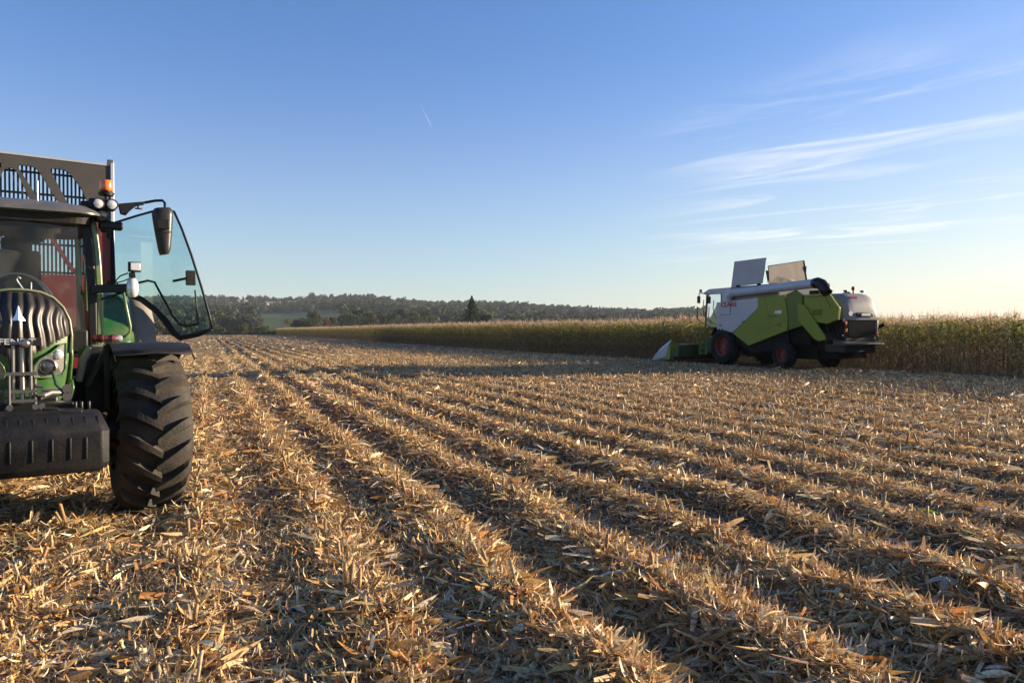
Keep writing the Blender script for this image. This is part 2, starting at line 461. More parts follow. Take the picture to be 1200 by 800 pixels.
def field_material():
    m = bpy.data.materials.new('stubble soil and chaff'); m.use_nodes = True
    nt = m.node_tree; b = nt.nodes['Principled BSDF']
    b.inputs['Roughness'].default_value = 0.95; b.inputs['Specular IOR Level'].default_value = 0.1
    t = nt.nodes.new('ShaderNodeTexCoord')
    mp = nt.nodes.new('ShaderNodeMapping'); nt.links.new(t.outputs['Object'], mp.inputs[0])
    mp.inputs['Scale'].default_value = (1, 0.6, 1)
    def noise(s, d=6, r=0.7):
        n = nt.nodes.new('ShaderNodeTexNoise'); nt.links.new(mp.outputs[0], n.inputs['Vector'])
        n.inputs['Scale'].default_value = s; n.inputs['Detail'].default_value = d; n.inputs['Roughness'].default_value = r
        return n.outputs['Fac']
    cr = nt.nodes.new('ShaderNodeValToRGB')
    e = cr.color_ramp.elements
    e[0].position = 0.33; e[0].color = (0.045, 0.033, 0.022, 1)
    e[1].position = 0.68; e[1].color = (0.42, 0.32, 0.19, 1)
    k = e.new(0.5); k.color = (0.15, 0.112, 0.07, 1)
    n1 = noise(9, 8, 0.8); nt.links.new(n1, cr.inputs[0])
    n2 = noise(0.35, 4, 0.6)
    mr = nt.nodes.new('ShaderNodeMapRange'); mr.inputs[1].default_value = 0.35; mr.inputs[2].default_value = 0.65
    mr.inputs[3].default_value = 0.75; mr.inputs[4].default_value = 1.2; nt.links.new(n2, mr.inputs[0])
    mx = nt.nodes.new('ShaderNodeMix'); mx.data_type = 'RGBA'; mx.blend_type = 'MULTIPLY'; mx.inputs[0].default_value = 1
    nt.links.new(cr.outputs[0], mx.inputs[6]); nt.links.new(mr.outputs[0], mx.inputs[7])
    nt.links.new(mx.outputs[2], b.inputs['Base Color'])
    bp = nt.nodes.new('ShaderNodeBump'); bp.inputs['Strength'].default_value = 0.9; bp.inputs['Distance'].default_value = 0.06
    nt.links.new(noise(14, 8, 0.75), bp.inputs['Height']); nt.links.new(bp.outputs[0], b.inputs['Normal'])
    return m
M_field = field_material()
xs = np.concatenate([np.arange(-190, -24, 4.0), np.arange(-24, 44, 0.115), np.arange(44, 260, 5.0)])
ys = [-12.0]
while ys[-1] < FIELD_END:
    d = max(abs(ys[-1]), 2.5)
    ys.append(ys[-1] + min(2.2, max(0.11, 0.022 * d)))
ys = np.array(ys)
def field_z(X, Y):
    h = gh(X, Y)
    fade = np.clip((np.abs(X - 10) - 30) / 6, 0, 1)
    h = h * (1 - fade)
    return h - 9.0 * np.clip((Y - (FIELD_END - 3)) / 30, 0, 1)
v, q = grid_mesh(xs, ys, field_z)
field = np_mesh('stubble_field', v, q, M_field, smooth=True)
tag(field, kind='structure')

# ------------------------------------------------------------------ straw litter
M_straw = leafmat('dry maize litter', 0.55, 0.20, spec=0.3)
PAL = np.array([(0.50, 0.37, 0.19), (0.42, 0.28, 0.13), (0.56, 0.45, 0.28), (0.34, 0.21, 0.09), (0.60, 0.52, 0.38),
                (0.45, 0.24, 0.09), (0.30, 0.24, 0.16), (0.24, 0.16, 0.09), (0.40, 0.35, 0.27), (0.47, 0.40, 0.28)])
PW_ridge = np.array([.17, .18, .13, .14, .10, .14, .03, .07, .01, .03])
PW_low = np.array([.13, .10, .13, .09, .12, .07, .10, .11, .07, .08])
def ribbons(P, yaw, pitch, length, width, curl, roll, col, seg=3, taper=0.5, ctip=None, cup=None):
    """strips: start at P, run along yaw/pitch, bend by curl along their length"""
    n = len(P); ts = np.linspace(0, 1, seg + 1); K = 2 if cup is None else 3
    pos = P.copy(); V = np.zeros((n, seg + 1, K, 3)); C = np.zeros((n, seg + 1, K, 3))
    sx, sy = -np.sin(yaw), np.cos(yaw)
    for k, t in enumerate(ts):
        pt = pitch + curl * t
        d = np.stack([np.cos(yaw) * np.cos(pt), np.sin(yaw) * np.cos(pt), np.sin(pt)], 1)
        side = np.stack([sx, sy, np.zeros(n)], 1)
        nrm = np.cross(d, side)
        rl = roll * (0.4 + t)
        sv = side * np.cos(rl)[:, None] + nrm * np.sin(rl)[:, None]
        nv = nrm * np.cos(rl)[:, None] - side * np.sin(rl)[:, None]
        w = width * (1 - taper * abs(2 * t - 0.9) ** 1.5) * 0.5
        w = np.maximum(w, width * 0.08)
        V[:, k, 0] = pos - sv * w[:, None]; V[:, k, K - 1] = pos + sv * w[:, None]
        if K == 3: V[:, k, 1] = pos + nv * (w * cup)[:, None]
        cc = col if ctip is None else col * (1 - t) + ctip * t
        for j in range(K): C[:, k, j] = cc
        pos = pos + d * (length / seg)[:, None]
    base = (np.arange(n) * (seg + 1) * K)[:, None]
    q = []
    for k in range(seg):
        for j in range(K - 1):
            q.append(base + np.array([K * k + j, K * k + j + 1, K * k + K + j + 1, K * k + K + j])[None])
    return V.reshape(-1, 3), np.stack(q, 1).reshape(-1, 4), C.reshape(-1, 3)
class Bag:
    def __init__(s): s.v = []; s.q = []; s.c = []; s.n = 0
    def add(s, v, q, c):
        s.v.append(v); s.q.append(q + s.n); s.c.append(c); s.n += len(v)
    def arrays(s): return np.concatenate(s.v), np.concatenate(s.q), np.concatenate(s.c)
def in_wheel(x, y):                     # keep litter out of the tractor's front tyre
    dx, dy = x + 1.45, y - 7.44; c, s_ = math.cos(R(11.5)), math.sin(R(11.5))
    lx, ly = dx * c + dy * s_, -dx * s_ + dy * c
    return (np.abs(np.abs(lx) - 0.97) < 0.30) & (np.abs(ly) < 0.30)
def scatter(n, r0, r1, half=0.92, power=0.4):
    """points on the field, denser near the place the picture was taken from"""
    u = RNG.random(n)
    r = (r0 ** power + u * (r1 ** power - r0 ** power)) ** (1 / power)
    a = YAW + (RNG.random(n) * 2 - 1) * half
    x, y = r * np.sin(a), r * np.cos(a)
    k = (x < 21.5 + 3.2 * (y < 24)) & (y < FIELD_END - 4) & (x > -60) & ~in_wheel(x, y)
    return x[k], y[k], r[k]
def colours(n, w, jit=0.16):
    c = PAL[RNG.choice(len(PAL), n, p=w / w.sum())] * np.array([1.25, 1.17, 1.02])
    return np.clip(c * (1 + jit * RNG.standard_normal((n, 1))) * (1 + 0.05 * RNG.standard_normal((n, 3))), 0.02, 0.8)
bag = Bag()
def litter(x, y, r, flat=True):
    n = len(x)
    rs = ridge_shape(x, y) * np.clip((x + 0.6) / 1.2, 0.3, 1)
    up = RNG.random(n) < (0.02 + 0.08 * rs)
    s = np.clip(r / 7.0, 1, None) ** 0.33
    kind = RNG.random(n)                      # fibres, leaf scraps, whole pieces of leaf
    L = np.where(kind < 0.48, RNG.uniform(0.03, 0.12, n), np.where(kind < 0.92, RNG.uniform(0.045, 0.16, n), RNG.uniform(0.12, 0.27, n))) * s
    W = np.where(kind < 0.48, RNG.uniform(0.002, 0.006, n), np.where(kind < 0.92, RNG.uniform(0.006, 0.021, n), RNG.uniform(0.018, 0.046, n))) * s
    big = kind > 0.92
    yaw = RNG.uniform(0, 2 * np.pi, n)
    pitch = np.where(up, RNG.uniform(0.25, 1.2, n), RNG.normal(0.09, 0.17, n))
    L = np.where(up, L * 0.6, L)
    curl = RNG.normal(-0.2, 1.2, n)
    roll = RNG.normal(0, 0.9, n)
    up &= ~big; pitch = np.where(big, RNG.normal(0.10, 0.10, n), pitch); curl = np.where(big, RNG.normal(-0.35, 0.5, n), curl)
    tp = np.where(RNG.random(n) < 0.75, RNG.uniform(0.6, 0.97, n), RNG.uniform(0.0, 0.6, n))
    z = gh(x, y) + RNG.uniform(0.0, 0.035, n) + 0.02 * rs
    lo = colours(n, PW_low); hi = colours(n, PW_ridge)
    col = np.where((RNG.random(n) < 0.15 + 0.75 * rs)[:, None], hi, lo)
    bag.add(*ribbons(np.stack([x, y, z], 1), yaw, pitch, L, W, curl, roll, col, taper=tp, seg=4, ctip=col * RNG.uniform(.75, 1.25, (n, 1)), cup=np.where(W > 0.010, RNG.normal(0, 0.5, n), 0)) if r.max() < 9 else ribbons(np.stack([x, y, z], 1), yaw, pitch, L, W, curl, roll, col, taper=tp))
x, y, r = scatter(150000, 1.6, 6.0, power=1.25); litter(x, y, r)
x, y, r = scatter(430000, 5.0, 50.0, power=0.38); litter(x, y, r)
x, y, r = scatter(130000, 40.0, 270.0, half=0.75, power=0.3); litter(x, y, r)
# loose chaff heaped along the row tops
def row_points(n, r0, r1, sd):
    ks = np.arange(-40, 26)
    xr = ROW0 + ROW * RNG.choice(ks, n) + RNG.normal(0, sd, n)
    yr = r0 + (r1 - r0) * RNG.random(n) ** 1.8
    rr = np.hypot(xr, yr); a = np.arctan2(xr, yr) - YAW
    k = (np.abs(a) < 0.92) & (xr < 21.0) & (rr > 1.6) & ~in_wheel(xr, yr)
    return xr[k], yr[k], rr[k]
x, y, r = row_points(230000, 0.8, 60, 0.17)
n = len(x); s = np.clip(r / 7.0, 1, None) ** 0.33
bag.add(*ribbons(np.stack([x, y, gh(x, y) + RNG.uniform(-0.005, 0.045, n)], 1), RNG.uniform(0, 6.28, n), RNG.normal(0.22, 0.35, n),
        np.exp(RNG.normal(-2.75, 0.45, n)) * s, RNG.uniform(0.003, 0.012, n) * s, RNG.normal(-0.4, 0.9, n), RNG.normal(0, 0.6, n),
        colours(n, PW_ridge), seg=2))
v, q, c = bag.arrays()
litter_o = np_mesh('straw_litter', v, q, M_straw, c)
tag(litter_o, kind='stuff'); litter_o['label'] = 'chopped dry maize leaves and stalks littering the stubble field'
del v, q, c, bag

# cut stumps standing in the rows: the nearest are things of their own
def stump_mesh(i):
    rg = np.random.default_rng(50 + i); b = Bag()
    h = rg.uniform(0.07, 0.17); rad = rg.uniform(0.008, 0.013); lean = rg.normal(0, 0.22, 2)
    k = 6; ang = np.arange(k) * 2 * np.pi / k
    V = []; C = []
    base = PAL[rg.choice([0, 1, 3, 5, 2])] * rg.uniform(0.75, 1.1)
    for t in (-0.15, 0.5, 1.0):
        z = h * t + (rg.uniform(-0.012, 0.012, k) if t == 1 else 0)
        ring = np.stack([np.cos(ang) * rad + lean[0] * h * t, np.sin(ang) * rad + lean[1] * h * t, np.full(k, 0.0) + z], 1)
        V.append(ring); C.append(np.tile(base * (0.9 + 0.3 * t), (k, 1)))
    Q = [[j * k + a, j * k + (a + 1) % k, (j + 1) * k + (a + 1) % k, (j + 1) * k + a] for j in range(2) for a in range(k)]
    Q.append([2 * k, 2 * k + 1, 2 * k + 2, 2 * k + 3]); Q.append([2 * k + 3, 2 * k + 4, 2 * k + 5, 2 * k])
    b.add(np.concatenate(V), np.array(Q), np.concatenate(C))
    m = 6
    b.add(*ribbons(np.zeros((m, 3)) + [0, 0, 0.005], rg.uniform(0, 6.28, m), rg.uniform(0.3, 1.4, m), rg.uniform(0.04, h * 0.9, m),
                   rg.uniform(0.007, 0.02, m), rg.normal(-0.5, 0.6, m), rg.normal(0, 0.6, m), PAL[rg.choice([0, 1, 2, 3, 5], m)] * rg.uniform(0.8, 1.15, (m, 1))))
    return b.arrays()
stumps = [stump_mesh(i) for i in range(14)]
stump_me = [np_mesh('maize_stump', v, q, M_straw, c, link=False) for v, q, c in stumps]
pts = []
for k in range(-10, 26):
    xr = ROW0 + ROW * k; yy = 0.6
    while yy < 40:
        yy += random.uniform(0.13, 0.30)
        if random.random() < 0.35: continue
        x_, y_ = xr + random.gauss(0, 0.035), yy
        a = math.atan2(x_, y_) - YAW; rr = math.hypot(x_, y_)
        if abs(a) < 0.66 and rr > 2.9 and x_ < 20.5 and not in_wheel(np.array(x_), np.array(y_)): pts.append((rr, x_, y_, abs(a)))
pts.sort()
STUMP_IND = 240
sb = Bag()
for i, (rr, x_, y_, aa) in enumerate(pts):
    z_ = float(gh(x_, y_)); rz = random.uniform(0, 6.28); sc = random.uniform(0.8, 1.25)
    if i < STUMP_IND:
        o = bpy.data.objects.new('maize_stump', random.choice(stump_me)); COL.objects.link(o)
        o.location = (x_, y_, z_); o.rotation_euler = (0, 0, rz); o.scale = (sc, sc, sc)
        tag(o, 'short frayed stump of a cut maize stalk standing in a stubble row in the foreground', 'stump', 'cut maize stumps in the foreground stubble rows')
    else:
        v, q, c = random.choice(stumps); cz, s_ = math.cos(rz), math.sin(rz); sc *= max(1, (rr / 9) ** 0.15)
        v2 = np.stack([v[:, 0] * cz - v[:, 1] * s_, v[:, 0] * s_ + v[:, 1] * cz, v[:, 2]], 1) * sc + [x_, y_, z_]
        sb.add(v2, q, c)
o = np_mesh('far_stubble', *sb.arrays()[:2], M_straw, sb.arrays()[2]); tag(o, kind='stuff'); o['label'] = 'rows of cut maize stumps farther out in the field'

# single husks and green leaves one can pick out in the foreground
def on_ground(px, py):
    d = cam.rotation_euler.to_matrix() @ Vector(((px - 600) / 880, (400 - py) / 880, -1.0)); t = -CAM_H / d.z
    return d.x * t, d.y * t
M_husk = leafmat('pale husk', 0.5, 0.3, nscale=120.0)
def leaf_thing(name, label, cat, px, py, L, Wd, col, n, yaw, spread, lift=0.05, pitch=0.35):
    rg = np.random.default_rng(int(px)); x_, y_ = on_ground(px, py); root_z = float(gh(x_, y_)) + lift
    v, q, c = ribbons(np.zeros((n, 3)) + rg.normal(0, .008, (n, 3)), yaw + rg.normal(0, spread, n), pitch + rg.normal(0, .15, n), L * rg.uniform(.75, 1.1, n), Wd * rg.uniform(.7, 1.1, n),
                      rg.normal(-.8, .3, n), rg.normal(0, .5, n), np.array(col) * rg.uniform(.85, 1.15, (n, 1)), seg=6, taper=.75, cup=rg.normal(0, .3, n))
    o = np_mesh(name, v, q, M_husk, c, smooth=True); o.location = (x_, y_, root_z); tag(o, label, cat)
leaf_thing('maize_leaf', 'bright green maize leaf lying in the stubble at the right edge of the picture', 'leaf', 1098, 612, .16, .035, (.16, .34, .03), 2, 2.6, .2, .09)
leaf_thing('maize_leaf', 'yellow green maize leaf scrap below the bright green leaf on the right', 'leaf', 1143, 645, .13, .03, (.20, .32, .04), 2, 2.2, .3, .08)
leaf_thing('maize_leaf', 'dark green maize leaf low in the furrow right of the middle foreground', 'leaf', 790, 728, .15, .045, (.05, .12, .03), 3, 1.1, .5, .04)
leaf_thing('maize_leaf', 'green leaf tip poking out at the bottom edge left of the middle', 'leaf', 497, 797, .09, .02, (.17, .30, .04), 1, 2.0, .2, .06, .9)
leaf_thing('maize_husk', 'large pale papery maize husk lying open in the left foreground', 'husk', 305, 728, .17, .05, (.55, .40, .22), 5, 2.9, .3, .06)
leaf_thing('maize_husk', 'rounded pale husk on a ridge in the right foreground', 'husk', 1118, 690, .15, .06, (.52, .46, .34), 5, 3.0, .35, .07)
leaf_thing('maize_husk', 'upright pale husk tuft at the top of a ridge near the middle foreground', 'husk', 562, 668, .15, .035, (.50, .36, .19), 6, 1.7, .7, .05, 1.2)
leaf_thing('maize_husk', 'rusty orange dry leaf at the lower left of the foreground', 'husk', 232, 792, .15, .04, (.36, .16, .05), 2, .3, .3, .05, .2)
leaf_thing('maize_husk', 'upright pale leaf tuft below the tractor front tyre', 'husk', 38, 622, .17, .03, (.55, .42, .24), 4, 1.5, .5, .03, 1.3)
# ------------------------------------------------------------------ standing maize
M_corn = leafmat('maize plant', 0.55, 0.42, spec=0.25, nscale=12.0)
def tube_q(pts, rad, col, k=4):
    b_v = []; b_c = []
    ang = np.arange(k) * 2 * np.pi / k
    for p, r_, c in zip(pts, rad, col):
        b_v.append(np.stack([p[0] + np.cos(ang) * r_, p[1] + np.sin(ang) * r_, np.full(k, p[2])], 1)); b_c.append(np.tile(c, (k, 1)))
    m = len(pts)
    Q = [[j * k + a, j * k + (a + 1) % k, (j + 1) * k + (a + 1) % k, (j + 1) * k + a] for j in range(m - 1) for a in range(k)]
    return np.concatenate(b_v), np.array(Q), np.concatenate(b_c)
TAN = np.array((0.25, 0.185, 0.105)); BROWN = np.array((0.11, 0.075, 0.043)); PALE = np.array((0.42, 0.32, 0.18))
LEAFG = np.array((0.13, 0.19, 0.03)); YELL = np.array((0.34, 0.28, 0.06)); PINK = np.array((0.42, 0.30, 0.21))
def corn_mesh(i, lod=0):
    rg = np.random.default_rng(300 + i); b = Bag()
    H = rg.uniform(1.95, 2.2); lean = rg.normal(0, 0.05, 2); seg = 4 if lod == 0 else 3
    stalkc = TAN * rg.uniform(0.7, 1.1)
    axis = lambda t: np.array([lean[0] * t * t * H, lean[1] * t * t * H, t * H])
    ts = np.linspace(0, 1, 5 if lod == 0 else 3)
    b.add(*tube_q([axis(t) for t in ts], [0.013 * (1 - 0.55 * t) for t in ts], [stalkc * (1 - t) + (LEAFG + YELL) / 2 * t for t in ts], 4 if lod == 0 else 3))
    nl = 13 if lod == 0 else 10
    t = np.linspace(0.10, 0.97, nl) + rg.normal(0, 0.015, nl)
    plane = rg.uniform(0, 6.28)
    yaw = plane + np.arange(nl) * np.pi + rg.normal(0, 0.45, nl)
    P = np.array([axis(a) for a in t])
    dry = np.clip(1.75 - 2.1 * t + rg.normal(0, 0.18, nl), 0, 1)
    green = np.where(rg.random((nl, 1)) < 0.55, LEAFG, YELL) * rg.uniform(0.8, 1.2, (nl, 1))
    dc = np.where(rg.random((nl, 1)) < 0.5, TAN, np.where(rg.random((nl, 1)) < 0.5, BROWN, PALE * 0.8)) * rg.uniform(0.7, 1.15, (nl, 1))
    col = dc * dry[:, None] + green * (1 - dry[:, None])
    ctip = dc * 0.55 + col * 0.45
    L = np.where(dry > 0.6, rg.uniform(0.45, 0.75, nl), rg.uniform(0.5, 0.8, nl)) * (1 - 0.35 * np.clip(t - 0.7, 0, 1) / 0.3)
    pitch = np.where(dry > 0.6, rg.uniform(0.3, 0.9, nl), rg.uniform(0.65, 1.15, nl))
    curl = np.where(dry > 0.6, rg.uniform(-3.6, -2.5, nl), rg.uniform(-2.1, -0.9, nl))
    b.add(*ribbons(P, yaw, pitch, L, np.where(dry > .6, rg.uniform(.018, .042, nl), rg.uniform(0.04, 0.075, nl)), curl, rg.normal(0, 0.5, nl), col, seg=seg, taper=0.8, ctip=ctip))
    # ear in its husk
    te = 0.45 + rg.uniform(-0.06, 0.08); ye = rg.uniform(0, 6.28); p = axis(te); d = np.array([math.cos(ye) * 0.5, math.sin(ye) * 0.5, rg.uniform(-0.8, 0.8)])
    b.add(*tube_q([p + d * a for a in (0, 0.12, 0.26)], [0.012, 0.028, 0.008], [PALE, PALE, PALE * 0.9], 4))
    # tassel
    nt_ = 7 if lod == 0 else 5
    top = axis(1.0)
    b.add(*ribbons(np.tile(top, (nt_, 1)), rg.uniform(0, 6.28, nt_), np.r_[1.5, rg.uniform(0.9, 1.45, nt_ - 1)], np.r_[rg.uniform(.32, .48), rg.uniform(0.16, 0.30, nt_ - 1)],
                   np.full(nt_, 0.012 if lod == 0 else 0.02), rg.uniform(-0.6, 0.1, nt_), rg.normal(0, 1, nt_), PINK * rg.uniform(0.8, 1.25, (nt_, 1)), seg=2, taper=0.3))
    return b.arrays()
corns = [corn_mesh(i) for i in range(12)]
corns_lo = [corn_mesh(40 + i, 1) for i in range(12)]
corn_me = [np_mesh('maize_plant', v, q, M_corn, c, link=False) for v, q, c in corns]
EDGE_AHEAD, EDGE_BEHIND, CUT_Y = 22.5, 25.9, 32.4
def corn_edge(y): return EDGE_AHEAD if y > CUT_Y else EDGE_BEHIND
plants = []
for k in range(0, 60):
    x_ = EDGE_AHEAD + 0.72 * k
    y_ = 4.0
    gap = 0.15 if k < 9 else 0.34 if k < 20 else 0.9
    while y_ < FIELD_END - 4:
        y_ += gap * random.uniform(0.75, 1.3) * (1 if y_ < 110 else 1.7)
        if x_ < corn_edge(y_) - 0.01: continue
        a = math.atan2(x_, y_) - YAW
        if abs(a) > 0.80: continue
        depth = (x_ - corn_edge(y_))
        if depth > 7 and y_ > 150 and random.random() < 0.5: continue
        plants.append((math.hypot(x_, y_), x_ + random.gauss(0, 0.06), y_, depth, a))
# the 280 front row plants that show largest stand as things of their own
front = sorted([p for p in plants if p[3] < 1.0 and abs(p[4]) < 0.62], key=lambda p: p[0])
indiv = set(id(p) for p in front[:280])
cb = Bag()
for p in plants:
    rr, x_, y_, dep, a = p
    z_ = float(gh(np.array(x_), np.array(y_))) if dep < 8 else 0.0
    rz = random.uniform(0, 6.28); sc = random.uniform(0.90, 1.06) * (0.93 + 0.08 * float(vnoise(x_ * 0.15, y_ * 0.15)))
    if id(p) in indiv:
        o = bpy.data.objects.new('maize_plant', random.choice(corn_me)); COL.objects.link(o)
        o.location = (x_, y_, z_); o.rotation_euler = (random.gauss(0, 0.02), random.gauss(0, 0.02), rz); o.scale = (sc, sc, sc)
        tag(o, 'tall ripe brown maize plant in the front rows of the uncut crop behind the harvester', 'maize plant', 'maize plants in the front rows of the standing crop')
    else:
        v, q, c = random.choice(corns if rr < 60 else corns_lo)
        cz, s_ = math.cos(rz), math.sin(rz)
        cb.add(np.stack([v[:, 0] * cz - v[:, 1] * s_, v[:, 0] * s_ + v[:, 1] * cz, v[:, 2]], 1) * sc + [x_, y_, z_], q, c * random.uniform(0.85, 1.15))
v, q, c = cb.arrays()
o = np_mesh('standing_maize', v, q, M_corn, c); tag(o, kind='stuff'); o['label'] = 'uncut ripe maize crop standing beyond the stubble'
print('corn plants', len(plants), 'faces', len(q))
del v, q, c, cb

# ------------------------------------------------------------------ land beyond the field
PXR = np.array([-900, -200, 120, 250, 330, 380, 430, 470, 500, 545, 600, 650, 700, 760, 820, 900, 1030, 1200, 1400, 1900])
PXE = np.array([30, 28, 30, 30, 29, 33, 35, 30, 27, 28, 27, 23, 20, 18, 20, 16, 8, 5, 5, 5.0])
RIDGE = 1500.0
def bearing_px(x, y):
    a = np.arctan2(x, y) - YAW
    return 600 + 880 * np.tan(np.clip(a, -1.25, 1.25))
def land_z(X, Y):
    r = np.hypot(X, Y); px = bearing_px(X, Y)
    top = np.interp(px, PXR, PXE) / 880 * RIDGE + 1.6
    t = np.clip((r - 430) / (RIDGE - 430), 0, 1)
    s = t ** 0.85 * (0.8 + 0.2 * t)
    valley = -9.0
    z = valley + (top - valley) * s
    z = z + (fbm(X / 170, Y / 170, 3) - 0.5) * 12 * np.clip(t * 2.5, 0, 1) * (1 - t) + (fbm(X / 420 + 5, Y / 420, 2) - 0.5) * 10 * t * (1 - t) * 2
    z = z - np.clip((r - RIDGE - 150) / 1200, 0, 1) * 70
    near = np.clip((r - 250) / 60, 0, 1)
    return np.minimum(z, z) * near + (-9.5) * (1 - near)
rs_ = np.concatenate([np.arange(200, 520, 16), np.arange(520, 1700, 26), np.arange(1700, 3600, 160)])
as_ = np.linspace(YAW - 1.15, YAW + 1.05, 260)
Rg, Ag = np.meshgrid(rs_, as_, indexing='ij')
X, Y = Rg * np.sin(Ag), Rg * np.cos(Ag); Z = land_z(X, Y)
v = np.stack([X.ravel(), Y.ravel(), Z.ravel()], 1)
nx, ny = Rg.shape
i = np.arange(nx - 1)[:, None] * ny + np.arange(ny - 1)[None, :]
q = np.stack([i, i + ny, i + ny + 1, i + 1], -1).reshape(-1, 4)
M_meadow = mat('meadow grass', (0.040, 0.075, 0.022), 0.9, 0, ((0.075, 0.085, 0.03), 0.012, 0.7), spec=0.1)
land = np_mesh('hillside_meadow', v, q, M_meadow, smooth=True); tag(land, kind='structure')
def flat_ground():
    v = np.array([(-30000, -30000, -11.0), (30000, -30000, -11.0), (30000, 30000, -11.0), (-30000, 30000, -11.0)], float)
    o = np_mesh('valley_ground', v, np.array([[0, 1, 2, 3]]), M_meadow); tag(o, kind='structure')
flat_ground()

# ------------------------------------------------------------------ trees
M_leaf = leafmat('tree leaves', 0.75, 0.18, spec=0.1, nscale=1.5, namt=0.3)
M_bark = mat('tree bark', (0.085, 0.065, 0.05), 0.9)
def leaf_quads(P, size, col, rg):
    n = len(P); nrm = rg.normal(size=(n, 3)); nrm /= np.linalg.norm(nrm, axis=1)[:, None]
    u = np.cross(nrm, rg.normal(size=(n, 3))); u /= np.linalg.norm(u, axis=1)[:, None]; w = np.cross(nrm, u)
    s = (size * rg.uniform(0.6, 1.3, n))[:, None] * 0.5
    V = np.stack([P - u * s - w * s * .7, P + u * s - w * s * .7, P + u * s * .8 + w * s * .7, P - u * s * .8 + w * s * .7], 1)
    return V.reshape(-1, 3), np.arange(n * 4).reshape(n, 4), np.repeat(col, 4, 0)
def crown(seed, h, w, n, leaf, base, kind='round'):
    rg = np.random.default_rng(seed); P = []; C = []
    base = np.array(base)
    if kind == 'conifer':
        t = rg.random(n) ** 0.75; ang = rg.uniform(0, 6.28, n)
        tier = 0.72 + 0.28 * np.cos(t * 2 * np.pi * 8 + 2 * np.sin(ang * 2))
        rad = w * 0.5 * (1 - t) ** 0.85 * tier * np.sqrt(rg.uniform(0.2, 1, n)) * (0.8 + 0.35 * vnoise(ang * 1.3 + 7, t * 6))
        P = np.stack([np.cos(ang) * rad, np.sin(ang) * rad, h * (0.08 + 0.92 * t) - rad * 0.25], 1)
        C = base * rg.uniform(0.7, 1.25, (n, 1))
        return leaf_quads(P, leaf, C, rg)
    m = {'round': 13, 'tall': 11, 'bush': 8}[kind]
    z0 = {'round': 0.22, 'tall': 0.15, 'bush': 0.02}[kind]
    cen = []
    for j in range(m):
        t = rg.uniform(0, 1); a = rg.uniform(0, 6.28)
        env = math.sin(math.pi * (0.12 + 0.78 * t)) ** 0.7
        rr = w * 0.34 * env * math.sqrt(rg.random())
        cen.append((math.cos(a) * rr, math.sin(a) * rr, h * (z0 + 0.12 + (0.80 - z0) * t), w * rg.uniform(0.15, 0.27) * (0.7 + 0.4 * env), rg.uniform(0.75, 1.25)))
    for j in range(m):
        cx, cy, cz, cr, cc = cen[j]; k = n // m
        d = rg.normal(size=(k, 3)); d /= np.linalg.norm(d, axis=1)[:, None]
        rad = cr * rg.uniform(0.35, 1.1, k) ** 0.6
        p = d * rad[:, None] * np.array([1, 1, 0.85]) + [cx, cy, cz]
        p = p[p[:, 2] > h * z0 * 0.6]
        P.append(p); C.append(base * cc * rg.uniform(0.75, 1.25, (len(p), 1)) * (1 + 0.08 * rg.normal(size=(len(p), 3))))
    return leaf_quads(np.concatenate(P), leaf, np.clip(np.concatenate(C), 0.01, 1), rg)
def trunk_mb(h, w, kind):
    mb = MB(); rg = random.Random(int(h * 100 + w * 10))
    top = h * (0.9 if kind == 'conifer' else 0.62); r0 = 0.028 * h
    mb.tube([(0, 0, -1.5), (0.02 * h, 0, top * 0.3), (0, 0.02 * h, top * 0.65), (0.01 * h, 0, top)], [r0 * 1.25, r0, r0 * 0.7, r0 * 0.2], 7)
    if kind != 'conifer':
        for j in range(6):
            a = rg.uniform(0, 6.28); z = top * rg.uniform(0.35, 0.8)
            mb.tube([(0, 0, z), (math.cos(a) * w * 0.16, math.sin(a) * w * 0.16, z + h * 0.10), (math.cos(a) * w * 0.33, math.sin(a) * w * 0.33, z + h * 0.2)], [r0 * 0.5, r0 * 0.32, r0 * 0.1], 5)
    return mb
GREENS = dict(dark=(0.030, 0.046, 0.020), mid=(0.052, 0.070, 0.026), olive=(0.080, 0.080, 0.032), grey=(0.072, 0.076, 0.055), pale=(0.13, 0.125, 0.06), conifer=(0.034, 0.048, 0.027), rust=(0.13, 0.075, 0.03))
_tree_cache = {}
def tree(name, label, x, y, z, h, w, kind, tone, group=None, n=1500, leaf=0.5):
    key = (kind, tone, name); root = empty(name, (x, y, z), random.uniform(0, 6.28))
    tag(root, label, 'tree' if kind != 'bush' else 'bush', group)
    if key not in _tree_cache:
        v, q, c = crown(hash(key) % 9999 if False else len(_tree_cache) * 13 + 5, h, w, n, leaf, GREENS[tone], kind)
        cme = np_mesh('crown', v, q, M_leaf, c, link=False)
        tm = trunk_mb(h, w, kind).build('trunk', M_bark, root, smooth=True)
        _tree_cache[key] = (cme, tm.data, h, w)
    else:
        tm = bpy.data.objects.new('trunk', _tree_cache[key][1]); COL.objects.link(tm); tm.parent = root
    cme, tme, h0, w0 = _tree_cache[key]
    co = bpy.data.objects.new('crown', cme); COL.objects.link(co); co.parent = root
    root.scale = (w / w0, w / w0, h / h0)
    return root
def at(px, r):                       # a spot at distance r in the direction the given picture column lies in
    a = YAW + math.atan((px - 600) / 880); return r * math.sin(a), r * math.cos(a)
def ground(x, y):
    return float(land_z(np.array(x), np.array(y)))
ORD = ['first', 'second', 'third', 'fourth', 'fifth', 'sixth', 'seventh', 'eighth', 'ninth', 'tenth', 'eleventh', 'twelfth', 'thirteenth', 'fourteenth', 'fifteenth', 'sixteenth']
